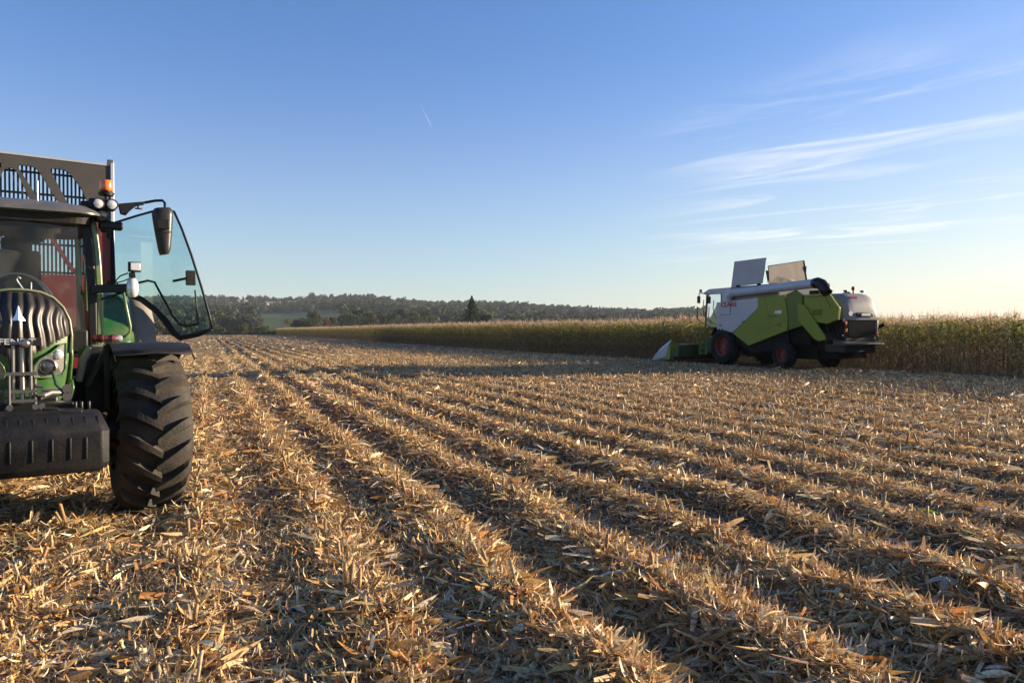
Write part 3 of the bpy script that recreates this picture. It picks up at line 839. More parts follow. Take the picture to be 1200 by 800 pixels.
# spruce and its neighbour behind the maize
x_, y_ = at(553, 290); tree('spruce_tree', 'tall dark pointed spruce rising alone behind the maize crop', x_, y_, -0.6, 15.4, 14.0, 'conifer', 'conifer', n=2900, leaf=0.5)
x_, y_ = at(571, 293); tree('broadleaf_tree', 'small round dark tree close to the right side of the tall spruce', x_, y_, -0.6, 10.2, 6.4, 'round', 'dark', n=1500, leaf=0.45)
x_, y_ = at(563, 294); tree('bush', 'low dark bush between the tall spruce and the small round tree', x_, y_, -0.6, 7.6, 4.4, 'bush', 'dark', n=900, leaf=0.4)
# hedge and trees just past the end of the stubble
near_hedge = [(152, 330, 11, 'mid'), (168, 322, 12, 'dark'), (186, 335, 11.5, 'olive'), (204, 318, 10, 'dark'), (222, 328, 11, 'mid'), (240, 322, 9.5, 'dark'),
              (256, 318, 9.3, 'mid'), (270, 322, 8.8, 'dark'), (283, 316, 9.6, 'olive'), (296, 320, 9.0, 'dark'), (308, 318, 8.6, 'mid'), (320, 322, 9.2, 'dark'), (331, 318, 7.9, 'mid')]
for k, (px, r, h, tone) in enumerate(near_hedge):
    x_, y_ = at(px, r)
    tree('hedge_tree', '%s bushy tree in the hedge ending the stubble, %s from the left' % ({'mid': 'mid green', 'dark': 'dark green', 'olive': 'olive'}[tone], ORD[k]),
         x_, y_, -7.0, h + 1.5, 9.0, 'bush', tone, 'hedge trees at the far end of the stubble', n=1500, leaf=0.6)
x_, y_ = at(336, 335); tree('birch_tree', 'slim pale birch with a bare lower trunk beside the end of the maize', x_, y_, -7, 15.2, 6.4, 'tall', 'pale', n=1300, leaf=0.5)
for k, (px, r, h, w, tone) in enumerate([(251, 430, 19, 12, 'grey'), (262, 440, 20.5, 12, 'olive'), (275, 432, 20, 11, 'grey'), (287, 438, 21, 12, 'grey'), (298, 430, 20, 13, 'grey')]):
    x_, y_ = at(px, r)
    tree('poplar_tree', '%s tall tree in the row behind the hedge, %s from the left' % ({'grey': 'greyish brown', 'olive': 'olive green'}[tone], ORD[k]), x_, y_, ground(x_, y_) , h, w, 'tall', tone,
         'tall greyish trees behind the hedge', n=1800, leaf=0.6)
for k, (px, r, h, w, tone) in enumerate([(349, 390, 17, 11, 'dark'), (359, 400, 18, 11, 'mid'), (369, 385, 21, 12, 'olive'), (379, 395, 17, 11, 'rust'), (388, 400, 18, 10, 'grey'), (398, 420, 18, 11, 'dark'), (410, 450, 20, 13, 'mid'), (422, 470, 21, 13, 'dark'), (433, 440, 21, 12, 'olive'), (446, 480, 17, 13, 'grey'), (458, 470, 19, 13, 'mid'), (470, 500, 20, 14, 'grey'), (484, 480, 19, 13, 'olive'), (497, 520, 20, 14, 'mid')]):
    x_, y_ = at(px, r)
    tree('valley_tree', '%s round tree showing above the far part of the maize, %s from the left' % ({'dark': 'dark green', 'mid': 'mid green', 'olive': 'olive', 'rust': 'rusty brown', 'grey': 'greyish'}[tone], ORD[k]),
         x_, y_, ground(x_, y_), h, w, 'round', tone, 'trees in the valley behind the maize', n=1500, leaf=0.65)
# woods on the far slopes (one mass), left open where the meadows lie
def wood_mask(px, r, x, y):
    m1 = (px > 300) & (px < 398) & (r > 500) & (r < 1010)
    m2 = (px > 225) & (px < 285) & (r > 900) & (r < 1160)
    m3 = (px > 575) & (px < 598) & (r > 600) & (r < 900)
    m4 = (px > 270) & (px < 360) & (r > 1270) & (r < 1390)
    dens = fbm(x / 140 + 3, y / 140 + 8, 2)
    return ~(m1 | m2 | m3 | m4) & ((dens > 0.34) | (r > 1120))
n = 10500
px = RNG.uniform(60, 1330, n); r = (520 ** 1.3 + RNG.random(n) * (1720 ** 1.3 - 520 ** 1.3)) ** (1 / 1.3)
a = YAW + np.arctan((px - 600) / 880); x, y = r * np.sin(a), r * np.cos(a)
k = wood_mask(px, r, x, y) & ~((px > 880) & (r < 1250)) & ~(px > 1010); x, y, r, px = x[k], y[k], r[k], px[k]
z = land_z(x, y)
los = [crown(700 + i, 10.5, 11.5, 190, 1.7, GREENS[t], kd) for i, (t, kd) in enumerate([('dark', 'round'), ('mid', 'round'), ('olive', 'round'), ('grey', 'tall'), ('dark', 'round'), ('mid', 'tall'), ('conifer', 'conifer'), ('olive', 'round'), ('dark', 'bush'), ('grey', 'round')])]
wb = Bag()
for x_, y_, z_ in zip(x, y, z):
    v, q, c = random.choice(los); s = random.uniform(0.55, 1.25)
    wb.add(v * [s, s, s * random.uniform(0.8, 1.15)] + [x_, y_, z_], q, c * random.uniform(0.65, 1.45))
v, q, c = wb.arrays()
o = np_mesh('distant_woodland', v, q, M_leaf, c); tag(o, kind='stuff'); o['label'] = 'dark mixed woodland covering the far hillsides'
print('wood', len(x), len(q))
# trees on the skyline above the left meadows, and farm buildings among them
for k, (px, h, w, tone) in enumerate([(250, 15, 17, 'mid'), (262, 17, 19, 'olive'), (274, 13, 15, 'dark'), (293, 16, 17, 'dark'), (303, 17, 16, 'mid'), (311, 16, 12, 'dark'), (333, 12, 18, 'mid'), (341, 14, 14, 'dark'), (352, 15, 18, 'olive'), (366, 20, 16, 'mid'), (376, 16, 20, 'olive')]):
    x_, y_ = at(px, 1420)
    tree('skyline_tree', '%s tree on the left hill skyline, %s of eleven from the left' % ({'dark': 'dark green', 'mid': 'mid green', 'olive': 'olive'}[tone], ORD[k]), x_, y_, ground(x_, y_), h, w, 'round', tone,
         'trees standing on the left skyline', n=700, leaf=1.3)
def house(px, r, L, W, H, RH, rot, label):
    x_, y_ = at(px, r); root = empty('farm_house', (x_, y_, ground(x_, y_)), rot); tag(root, label, 'house')
    m = MB(); m.box((0, 0, H / 2 - 1), (L, W, H + 2)); wl_ = m.build('wall', M['wall'], root)
    m = MB(); m.prism([(-W / 2 - 0.5, H + 0.01), (W / 2 + 0.5, H + 0.01), (0, H + RH)], 0, -L / 2 - 0.4, L / 2 + 0.4); rf = m.build('roof', M['tiles'], root)
    m = MB(); m.box((L * 0.3, 0, H + RH), (0.9, 0.9, 2.0)); m.build('chimney', M['wall'], rf)
    for i in range(int(L // 4)):
        m = MB(); m.box((-L / 2 + 2 + i * 4, -W / 2 - 0.03, H * 0.55), (1.2, 0.10, 1.5)); m.build('window', M['winglass'], root)
house(284, 1330, 17, 10, 6.5, 4.5, R(25), 'white gabled house among trees on the left skyline')
house(322, 1350, 34, 13, 4.5, 3.5, R(15), 'long low pale farm building on the left skyline')
house(345, 1360, 22, 11, 4.5, 3.5, R(5), 'short pale farm building right of the long one on the skyline')
house(263, 1360, 14, 9, 5.0, 4.0, R(-15), 'small pale house at the far left of the hill skyline')

# aircraft trail high in the sky: two thin rows of ice, widening behind the plane
def sky_pt(px, py, dist):
    d = Vector(((px - 600) / 880, (400 - py) / 880, -1.0)); d = cam.rotation_euler.to_matrix() @ d
    return d.normalized() * dist
M_trail = bpy.data.materials.new('thin contrail ice'); M_trail.use_nodes = True
nt = M_trail.node_tree; nt.nodes.clear(); o_ = nt.nodes.new('ShaderNodeOutputMaterial'); vo = nt.nodes.new('ShaderNodeVolumePrincipled')
vo.inputs['Color'].default_value = (1, 1, 1, 1); vo.inputs['Density'].default_value = 0.006
nt.links.new(vo.outputs[0], o_.inputs['Volume'])
m = MB(); a_, b_ = sky_pt(506, 149, 9000), sky_pt(492, 121, 9600)
m.tube([a_.lerp(b_, t) for t in (0, 0.1, 0.3, 0.6, 1.0)], [2, 6.5, 8, 6, 1.5], 8)
ct = m.build('contrail', M_trail); tag(ct, 'short white aircraft trail slanting across the blue sky', 'contrail')
# ------------------------------------------------------------------ tractor (forward is local -Y, ground at z = 0 under the front axle)
TR_LOC, TR_ROT = (-1.45, 7.44, 0.0), R(11.5)
T = empty('tractor', TR_LOC, TR_ROT)
tag(T, 'green farm tractor with its glass cab door swung open and lugged tyres', 'tractor')
XC = -0.04                                           # centre line of the bonnet
def tyre_wheel(root, x, y, rad, width, nlug, side, rimcol, name='wheel', phase=0.0, rubber='rubber'):
    """wheel whose axle is the x axis; lugs run from the middle, low at the front, up to the shoulders"""
    rr = rad - 0.064
    hub = rad * 0.55
    m = MB()
    w = width / 2
    m.lathe([(-w * .62, hub), (-w * .70, hub - .03), (-w * .30, hub - .07), (w * .05, hub * .55), (w * .12, hub * .28), (w * .3, hub * .26), (w * .3, 0.0)], (side, 0, 0), (x, y, rad), 40)
    m.lathe([(w * .62, hub), (w * .72, hub - .02), (w * .66, hub - .05), (w * .1, hub - .06), (w * .05, hub * .55)], (side, 0, 0), (x, y, rad), 40)
    for k in range(8):
        a = k * math.pi / 4
        p = Vector((x + side * w * .12, y + math.cos(a) * hub * .42, rad + math.sin(a) * hub * .42))
        m.tube([p, p + Vector((side * 0.03, 0, 0))], 0.016, 6)
    wh = m.build(name, rimcol, root, smooth=True)
    m = MB()
    prof = [(-w * .64, hub), (-w * .78, hub + .01), (-w * .98, hub + (rr - hub) * .35), (-w * 1.0, hub + (rr - hub) * .62), (-w * .94, rr - .085), (-w * .74, rr - .038), (-w * .38, rr - .008), (0, rr + .004),
            (w * .38, rr - .008), (w * .74, rr - .038), (w * .94, rr - .085), (w * 1.0, hub + (rr - hub) * .62), (w * .98, hub + (rr - hub) * .35), (w * .78, hub + .01), (w * .64, hub)]
    m.lathe(prof, (1, 0, 0), (x, y, rad), 72)
    def rad_at(lat):
        ps = [(p, q) for p, q in prof if q > hub + (rr - hub) * .3]
        return float(np.interp(lat, [p for p, _ in ps], [q for _, q in ps]))
    step = 2 * math.pi / nlug
    for s in (-1, 1):
        for k in range(nlug):
            th0 = phase + (k + (0.5 if s > 0 else 0.0)) * step
            secs = []
            for t in np.linspace(0, 1, 9):
                lat = s * (-0.02 + (w * 1.01 + 0.02) * min(1, t * 1.12))
                th = th0 + (0.36 * t - 0.05 * t * t) * (0.69 / rad)
                base = rad_at(lat)
                drop = 0.0
                if t > .9: base -= (t - .9) * 0.9; drop = 0.03
                hgt = 0.068 - drop * 0.6
                half = (0.028 + 0.020 * t) / rad
                sec = []
                # across the lug: base wide, top narrower, running square to its own length
                for dth, hh in ((-half * 1.35, -0.012), (-half * .8, hgt), (half * .8, hgt), (half * 1.35, -0.012)):
                    q = base + hh; a = th + dth
                    sec.append((x + lat - s * dth * 0.25 * rad * 0.6, y - math.cos(a) * q, rad + math.sin(a) * q))
                secs.append(sec)
            m.loft(secs, closed=True, caps=True)
    m.build('tyre', M[rubber], wh, smooth=True)
    return wh
for sx in (1, -1):
    tyre_wheel(T, sx * 0.95, 0.0, 0.715, 0.57, 19, sx, M['red'], phase=0.12)
for sx in (1, -1):
    tyre_wheel(T, sx * 0.99, 2.80, 1.02, 0.64, 22, sx, M['red'], phase=0.05)

# bonnet shell
def bon(t):
    """right half outline of the bonnet, bottom to top, at t = 0 (nose) .. 1 (windscreen)"""
    a = [(0.245, 1.04), (0.300, 1.07), (0.332, 1.24), (0.350, 1.44), (0.356, 1.58), (0.342, 1.70), (0.300, 1.80), (0.235, 1.875), (0.15, 1.918), (0.07, 1.932), (0, 1.935)]
    b = [(0.30, 1.10), (0.34, 1.15), (0.360, 1.32), (0.372, 1.50), (0.375, 1.66), (0.365, 1.79), (0.33, 1.89), (0.27, 1.96), (0.20, 2.0), (0.1, 2.015), (0, 2.02)]
    return [(p[0] * (1 - t) + q[0] * t, p[1] * (1 - t) + q[1] * t) for p, q in zip(a, b)]
def face_y(x, z):
    return -0.56 - 0.15 * (1 - (x / .36) ** 2) + 0.13 * max(0, (z - 1.62) / .31) ** 2 + 0.05 * max(0, (1.4 - z) / .4)
secs = []
for t in (0, 0.03, 0.12, 0.3, 0.5, 0.75, 1.0):
    h = bon(t if t > .03 else 0.0)
    full = [(XC + x, z) for x, z in h] + [(XC - x, z) for x, z in reversed(h[:-1])]
    sec = []
    for X_, z in full:
        y = face_y(X_ - XC, z) + 0.0
        y = y + t * (1.08 - y)
        sec.append((X_, y, z))
    secs.append(sec)
m = MB(); m.loft(secs); hood = m.build('bonnet', M['green'], T, smooth='full')
# pale rim round the nose
rim = [Vector((XC + x * 1.01, face_y(x, z) - 0.006, z + .003)) for x, z in bon(0)[3:]]
rim += [Vector((2 * XC - p.x, p.y, p.z)) for p in reversed(rim[:-1])]
m = MB(); m.tube(rim, 0.010, 8); m.build('nose_rim', M['rimtrim'], hood, smooth='full')
# nose panel closing the front
O = bon(0)
def hw(z): return float(np.interp(z, [p[1] for p in O], [p[0] for p in O]))
m = MB(); rows = []
for z in np.concatenate([np.linspace(1.05, 1.80, 16), [1.84, 1.875, 1.90, 1.918, 1.93]]):
    rows.append([(XC + s * hw(z) * .995, face_y(s * hw(z), z) + 0.012, z) for s in np.linspace(-1, 1, 21)])
m.loft(rows); m.build('nose_panel', M['green'], T, smooth='full')
# ribbed black grille: vertical ribs with a kink, bellied forward
def grille_low(ax): return 1.18 if ax < .065 else 1.405 + (ax - .065) * 0.62
m = MB(); NX, NZ = 150, 46
zz = np.linspace(1.18, 1.915, NZ); gv = []
for z in zz:
    for s in np.linspace(-1, 1, NX):
        W_ = max(hw(z) - 0.010, 0.02); x = s * W_
        kink = 0.8 * (0.016 * math.exp(-((z - 1.81) / .05) ** 2) - 0.014 * math.exp(-((z - 1.70) / .07) ** 2) + 0.12 * max(0, 1.66 - z)) * min(1, abs(x) / .12)
        u = abs(x) - kink
        c = ((u / 0.066) % 1.0)
        rib = (0.5 + 0.5 * math.cos(2 * math.pi * c)) ** 0.8 * 0.016 * min(1, (W_ - abs(x)) / .03)
        lowc = min(1, max(0, (z - grille_low(abs(x))) / .03))
        gv.append((XC + x, face_y(x, z) - 0.004 - rib * (0.3 + .7 * lowc), z))
gf = []
for j in range(NZ - 1):
    for i in range(NX - 1):
        a = j * NX + i; cx = (gv[a][0] + gv[a + 1][0]) / 2 - XC
        if zz[j] >= grille_low(abs(cx)) - 1e-6: gf.append((a, a + 1, a + NX + 1, a + NX))
m.add(gv, gf); grille = m.build('grille', M['gloss'], T, smooth='full')
# badge and lettering
m = MB()
yb = face_y(0, 1.75) - 0.045
m.loft([[(XC, yb - .012, 1.815), (XC - .006, yb, 1.80), (XC + .006, yb, 1.80)], [(XC, yb - .03, 1.74), (XC - .022, yb - .012, 1.735), (XC + .022, yb - .012, 1.735)],
        [(XC, yb - .035, 1.695), (XC - .05, yb - .01, 1.69), (XC + .05, yb - .01, 1.69)]], closed=True, caps=True)
m.build('badge', M['chromeText'], grille, bevel=0.003)
m = MB(); m.box((XC, face_y(0, 1.53) - 0.032, 1.532), (0.30, 0.018, 0.062)); m.build('name_bar', M['gloss'], grille, bevel=0.004)
text_mesh('lettering', 'FENDT', 0.062, M['chromeText'], grille, (XC - 0.01, face_y(0, 1.53) - 0.046, 1.532), (R(90), 0, 0), bold=0.0012, scale_x=1.25)
# headlights
for sx in (1, -1):
    m = MB()
    poly = [(.085, 1.285), (.10, 1.345), (.135, 1.395), (.21, 1.44), (.285, 1.505), (.318, 1.52), (.316, 1.32), (.29, 1.265), (.20, 1.25), (.10, 1.255)]
    cen = (.21, 1.36)
    vs = [(XC + sx * x, face_y(x, z) - 0.016, z) for x, z in poly] + [(XC + sx * x, face_y(x, z) + 0.02, z) for x, z in poly]
    n = len(poly)
    m.add(vs, [tuple(range(n))] + [(i, (i + 1) % n, (i + 1) % n + n, i + n) for i in range(n)])
    hl = m.build('headlight', M['reflector'], T)
    m = MB(); yl = face_y(.19, 1.335)
    m.lathe([(0.0, 0.066), (-.022, 0.064), (-.028, .055), (-.014, .050)], (0, 1, 0), (XC + sx * .19, yl - .012, 1.335), 28); m.build('lamp_ring', M['chrome'], hl, smooth=True)
    m = MB(); m.lathe([(-.014, .052), (-.020, .035), (-.024, .0)], (0, 1, 0), (XC + sx * .19, yl - .014, 1.335), 28); m.build('lens', M['darklens'], hl, smooth='full')
    m = MB(); yl = face_y(.262, 1.425); m.lathe([(0, .038), (-.022, .036), (-.03, .02), (-.032, 0)], (0, 1, 0), (XC + sx * .262, yl - .012, 1.428), 24); m.build('small_lamp', M['lens'], hl, smooth='full')
    m = MB(); pts = [(XC + sx * x * .99, face_y(x, z) - 0.020, z) for x, z in poly]; m.tube(pts + [pts[0]], 0.008, 6); m.build('light_trim', M['green'], hl, smooth='full')
# side loop of the bonnet panel
for sx in (1, -1):
    m = MB(); m.tube([(XC + sx * .358, -.46, 1.60), (XC + sx * .366, -.45, 1.40), (XC + sx * .350, -.44, 1.20), (XC + sx * .335, -.44, 1.10), (XC + sx * .352, -.36, 1.20), (XC + sx * .37, -.34, 1.40), (XC + sx * .37, -.36, 1.60)], 0.012, 8)
    m.build('side_vent_frame', M['green'], T, smooth='full')
# front frame, axle, belly
m = MB(); m.box((XC, -0.30, 1.0), (.52, .75, .22)); m.box((XC, 0.5, 0.95), (.46, 1.9, .34)); m.box((XC, 2.2, 1.05), (.62, 1.7, .6))
m.box((XC, -.62, .99), (.50, .12, .16)); m.build('front_frame', M['frame'], T, bevel=0.02)
m = MB(); m.tube([(-.74, 0, .72), (.74, 0, .72)], .11, 14); m.box((0, 0, .76), (.5, .34, .30)); m.tube([(-.74, 2.8, 1.02), (.74, 2.8, 1.02)], .15, 14)
m.build('axle', M['frame'], T, smooth=True)
for sx in (1, -1):
    m = MB(); m.box((sx * .56, 0.62, 1.16), (.22, .5, .62)); m.build('side_tank', M['black'], T, bevel=0.03)
    m = MB(); m.box((sx * .50, 1.15, 0.9), (.26, .55, .5)); m.build('step', M['black'], T, bevel=0.03)
for sx in (1, -1):
    m = MB(); m.box((sx * .62, 0.42, 1.36), (.20, .05, .26)); m.box((sx * .60, .40, 1.02), (.14, .05, .22)); m.build('side_panel', M['beige'], T, bevel=0.02)
    m = MB(); m.tube([(sx * .40, -.02, 1.18), (sx * .43, -.05, 1.36), (sx * .49, -.05, 1.47)], [.03, .036, .03], 10); m.build('intake_duct', M['beige'], T, smooth=True)
    m = MB(); m.bar((sx * .47, .1, 1.12), (sx * .66, .1, 1.52), .06, .05); m.bar((sx * .40, -.2, 1.0), (sx * .56, .1, .84), .05, .05); m.build('steering_bracket', M['frame'], T, bevel=.006)
# reddish cylinder held beside the bonnet
m = MB(); m.lathe([(0, .030), (.02, .034), (.05, .034), (.06, .040), (.085, .040), (.09, .032), (.15, .032), (.16, .042), (.19, .040), (.21, .028)], (1, 0, -.02), (.54, .44, 1.545), 20)
cyl = m.build('red_canister', M['darkred'], T, smooth=True)
m = MB(); m.lathe([(.205, .030), (.23, .034), (.25, .028), (.252, 0)], (1, 0, -.02), (.54, .44, 1.545), 16); m.build('cap', M['alu'], cyl, smooth=True)
# front mudguards over the steered wheels
for sx in (1, -1):
    secs = []
    for a in np.linspace(R(62), R(165), 16):
        rr_ = .80
        secs.append([(sx * (.60 + .05), -math.cos(a) * rr_, .70 + math.sin(a) * rr_ - .05), (sx * .64, -math.cos(a) * rr_, .70 + math.sin(a) * rr_), (sx * .97, -math.cos(a) * (rr_ + .015), .70 + math.sin(a) * (rr_ + .015)), (sx * 1.27, -math.cos(a) * rr_, .70 + math.sin(a) * rr_), (sx * 1.285, -math.cos(a) * rr_, .70 + math.sin(a) * rr_ - .05)])
    m = MB(); m.loft(secs); mg = m.build('mudguard', M['black'], T, thick=.012, smooth=True)
    m = MB(); m.bar((sx * .62, .06, .9), (sx * .62, .04, 1.49), .05, .07); m.bar((sx * .60, .05, 1.47), (sx * .95, .05, 1.49), .05, .04); m.build('mudguard_stay', M['frame'], mg, bevel=.006)
# rear mudguards
for sx in (1, -1):
    secs = []
    for a in np.linspace(R(20), R(150), 18):
        rr_ = 1.085
        c_, s_ = -math.cos(a) * rr_, 1.02 + math.sin(a) * rr_
        secs.append([(sx * .60, 2.8 + c_ * .93, s_ - .08), (sx * .63, 2.8 + c_, s_), (sx * .95, 2.8 + c_, s_ - .005), (sx * 1.06, 2.8 + c_ * .985, s_ - .03)])
    m = MB(); m.loft(secs); m.build('rear_mudguard', M['green'], T, thick=.02, smooth=True)
    secs = []
    for a in np.linspace(R(18), R(150), 18):
        rr_ = 1.07; c_, s_ = -math.cos(a) * rr_, 1.02 + math.sin(a) * rr_
        secs.append([(sx * 1.062, 2.8 + c_ * .985, s_ - .015), (sx * 1.20, 2.8 + c_ * .975, s_ - .04), (sx * 1.30, 2.8 + c_ * .94, s_ - .10)])
    m = MB(); m.loft(secs); m.build('mudguard_extension', M['beige'], T, thick=.015, smooth=True)

# cab
def pillar(a, mid, b, w, d, mt, name, parent):
    m = MB(); a, mid, b = Vector(a), Vector(mid), Vector(b)
    pts = [a.lerp(mid, t).lerp(mid.lerp(b, t), t) for t in np.linspace(0, 1, 9)]
    m.loft([[(p.x - w / 2, p.y - d / 2, p.z), (p.x + w / 2, p.y - d / 2, p.z), (p.x + w / 2, p.y + d / 2, p.z), (p.x - w / 2, p.y + d / 2, p.z)] for p in pts], closed=True, caps=True)
    return m.build(name, mt, parent, bevel=.012)
for sx in (1, -1):
    ap = pillar((sx * .655, 1.12, 1.42), (sx * .675, 1.08, 2.35), (sx * .585, 1.16, 2.82), .060, .10, M['palegreen'], 'front_pillar', T)
    pillar((sx * .592, 1.10, 1.42), (sx * .605, 1.05, 2.40), (sx * .50, 1.12, 2.83), .075, .10, M['frame'], 'pillar_seal', ap)
    pillar((sx * .76, 2.62, 1.5), (sx * .79, 2.64, 2.3), (sx * .70, 2.58, 2.84), .07, .12, M['frame'], 'rear_pillar', T)
    pillar((sx * .58, 2.66, 1.6), (sx * .58, 2.68, 2.3), (sx * .55, 2.62, 2.84), .06, .06, M['palegreen'], 'window_post', T)
# roof: shell with a rounded edge and a dark underside, visor at the front
def slab(x0, y0, y1, z0, z1, rnd):
    pts = []
    for (sx, sy) in ((1, -1), (1, 1), (-1, 1), (-1, -1)):
        cx, cy = sx * (x0 - rnd), (y0 + rnd) if sy < 0 else (y1 - rnd)
        st = {(1, -1): -90, (1, 1): 0, (-1, 1): 90, (-1, -1): 180}[(sx, sy)]
        for k in range(7):
            a = R(st + 15 * k); pts.append((cx + math.cos(a) * rnd, cy + math.sin(a) * rnd))
    return pts
secs = []
for ins, z in ((.05, 2.785), (.0, 2.80), (.0, 2.815), (.02, 2.835), (.10, 2.875), (.30, 2.89)):
    secs.append([(x, y, z + .02 * (1 - ((y - 1.8) / 1.0) ** 2) - .035 * max(0, (1.2 - y) / .4) - 0.03 * (abs(x) / .7) ** 3) for x, y in slab(.66 - ins, .80 + ins, 2.78 - ins, 0, 0, .2)])
m = MB(); m.loft(secs, closed=True, caps=True); roof = m.build('roof', M['rooft'], T, smooth=True)
secs = []
for ins, z in ((.07, 2.68), (.05, 2.79)):
    secs.append([(x, y, z - .02 * max(0, (1.2 - y) / .4)) for x, y in slab(.66 - ins, .84 + ins, 2.74 - ins, 0, 0, .2)])
m = MB(); m.loft(secs, closed=True, caps=True); m.build('headliner', M['black'], roof)
m = MB(); m.tube([(.13, 1.0, 2.84), (.13, 1.0, 3.06)], .008, 6); m.build('antenna', M['alu'], roof)
# windscreen, rear window, left side glass
def curved_glass(name, x0, x1, yb, yt, z0, z1, bulge):
    m = MB(); rows = []
    for t in np.linspace(0, 1, 8):
        z = z0 + (z1 - z0) * t
        rows.append([(x0 + (x1 - x0) * t if s_ < 0 else 0, 0, 0) for s_ in ()] or [(s * (x0 + (x1 - x0) * t), yb + (yt - yb) * t - bulge * (1 - s * s), z) for s in np.linspace(-1, 1, 15)])
    m.loft(rows); return m.build(name, M['clearglass'], T, smooth='full')
curved_glass('windscreen', .60, .50, 1.10, 1.10, 1.50, 2.74, .12)
curved_glass('rear_window', .56, .52, 2.70, 2.66, 1.62, 2.74, -.05)
m = MB(); m.add([(-.70, 1.2, 1.5), (-.78, 2.6, 1.6), (-.68, 2.55, 2.76), (-.60, 1.2, 2.76)], [(0, 1, 2, 3)]); m.build('side_window', M['clearglass'], T)
# inside: floor, dashboard, steering wheel, seat, blind
m = MB(); m.box((0, 1.9, 1.42), (1.25, 1.6, .14)); m.box((0, 1.06, 1.52), (1.10, .06, .22)); m.box((0, 2.68, 1.55), (1.2, .06, .22)); m.build('cab_floor', M['black'], T, bevel=.02)
secs = []
for y, k in ((1.28, .8), (1.36, 1.0), (1.55, .95), (1.62, .7)):
    secs.append([(XC + math.cos(a) * .33 * k, y, 1.85 + math.sin(a) * .34 * k) for a in np.linspace(R(-20), R(200), 15)])
m = MB(); m.loft(secs, caps=True); dash = m.build('dashboard', M['black'], T, smooth=True)
m = MB(); m.tube([(XC + math.cos(a) * .30, 1.275, 1.86 + math.sin(a) * .32) for a in np.linspace(R(10), R(170), 15)], .008, 6); m.build('dash_trim', M['alu'], dash, smooth='full')
c0 = Vector((XC, 1.72, 2.02)); ax = Vector((0, .55, .83)); u = Vector((1, 0, 0)); w_ = ax.normalized().cross(u)
m = MB(); m.tube([c0 + (u * math.cos(a) + w_ * math.sin(a)) * .20 for a in np.linspace(0, 2 * math.pi, 25)], .016, 8); m.bar(c0 - u * .19, c0 + u * .19, .04, .02); m.tube([c0, c0 - ax * .35], .035, 10)
m.build('steering_wheel', M['seat'], T, smooth=True)
m = MB(); m.box((XC, 2.15, 1.88), (.50, .50, .14)); m.box((XC, 2.42, 2.2), (.46, .13, .62)); m.box((XC, 2.44, 2.58), (.28, .09, .16)); m.build('driver_seat', M['seat'], T, bevel=.045)
m = MB(); m.tube([(.0, 1.30, 2.70), (.12, 1.26, 2.63)], .01, 6); m.lathe([(-.012, .0), (-.012, .12), (.012, .12), (.012, 0)], (0, 1, .1), (.11, 1.25, 2.60), 20); m.build('interior_mirror', M['seat'], T, smooth=True)
m = MB(); m.bar((-.45, 1.27, 2.66), (.45, 1.27, 2.66), .03, .05); m.build('sun_blind', M['seat'], T)
m = MB(); m.box((.60, 1.95, 2.28), (.03, .16, .90)); m.build('centre_pillar', M['palegreen'], T, bevel=.01)
m = MB(); m.tube([(.03, .93, 1.97), (.0, .94, 2.02), (-.03, .95, 2.07), (-.045, .95, 2.10), (-.03, .95, 2.13), (-.012, .95, 2.11)], .007, 6); m.tube([(.07, .95, 1.97), (.07, .95, 2.08)], .006, 6); m.build('wiper', M['alu'], T, smooth='full')
# lamps beside the roof, beacon, mirror
m = MB(); m.box((.68, 1.04, 2.885), (.24, .09, .115)); m.box((.55, 1.04, 2.87), (.12, .07, .08)); m.box((.675, 1.06, 2.77), (.12, .08, .12)); m.box((.76, 1.08, 2.685), (.22, .10, .085)); m.box((.70, 1.1, 2.71), (.06, .06, .2))
lb = m.build('lamp_bracket', M['frame'], T, bevel=.02)
def round_lamp(c, r_, lensm, parent, name='work_lamp'):
    m = MB(); m.lathe([(.05, r_ * .7), (.0, r_ * 1.1), (-.03, r_ * 1.1), (-.032, r_ * .95)], (0, 1, 0), c, 24); o = m.build(name, M['frame'], parent, smooth=True)
    m = MB(); m.lathe([(-.026, r_ * .97), (-.034, r_ * .6), (-.037, 0)], (0, 1, 0), c, 24); m.build('lens', lensm, o, smooth='full')
    return o
round_lamp((.645, .985, 2.885), .050, M['lens'], T); round_lamp((.765, .985, 2.885), .050, M['lens'], T); round_lamp((.675, .995, 2.765), .050, M['darklens'], T)
m = MB(); m.lathe([(0, .03), (.0, .07), (.03, .075), (.04, .05), (.05, .05)], (0, 0, 1), (.735, 1.22, 3.01), 20); m.tube([(.74, 1.2, 2.92), (.735, 1.22, 3.02)], .02, 8)
be = m.build('beacon', M['frame'], T, smooth=True)
m = MB(); m.lathe([(.05, .058), (.06, .062), (.14, .060), (.155, .054), (.158, 0)], (0, 0, 1), (.735, 1.22, 3.01), 24); m.build('beacon_dome', M['orange'], be, smooth=True)
m = MB()
m.prism([(.82, 2.90), (1.06, 2.945), (1.06, 2.915), (.98, 2.89), (.92, 2.83), (.89, 2.79), (.84, 2.80)], 1, .96, 1.02)
arm = m.build('mirror_arm', M['frame'], T, bevel=.006)
m = MB(); m.tube([(1.03, .98, 2.925), (1.16, .95, 2.96), (1.225, .93, 2.965), (1.245, .92, 2.94), (1.245, .91, 2.87), (1.245, .905, 2.72)], .014, 8); m.tube([(1.0, .96, 2.90), (1.0, .96, 2.86)], .008, 6); m.bar((.97, .96, 2.865), (1.04, .96, 2.865), .014, .014)
m.build('mirror_rod', M['frame'], arm, smooth='full')
secs = []
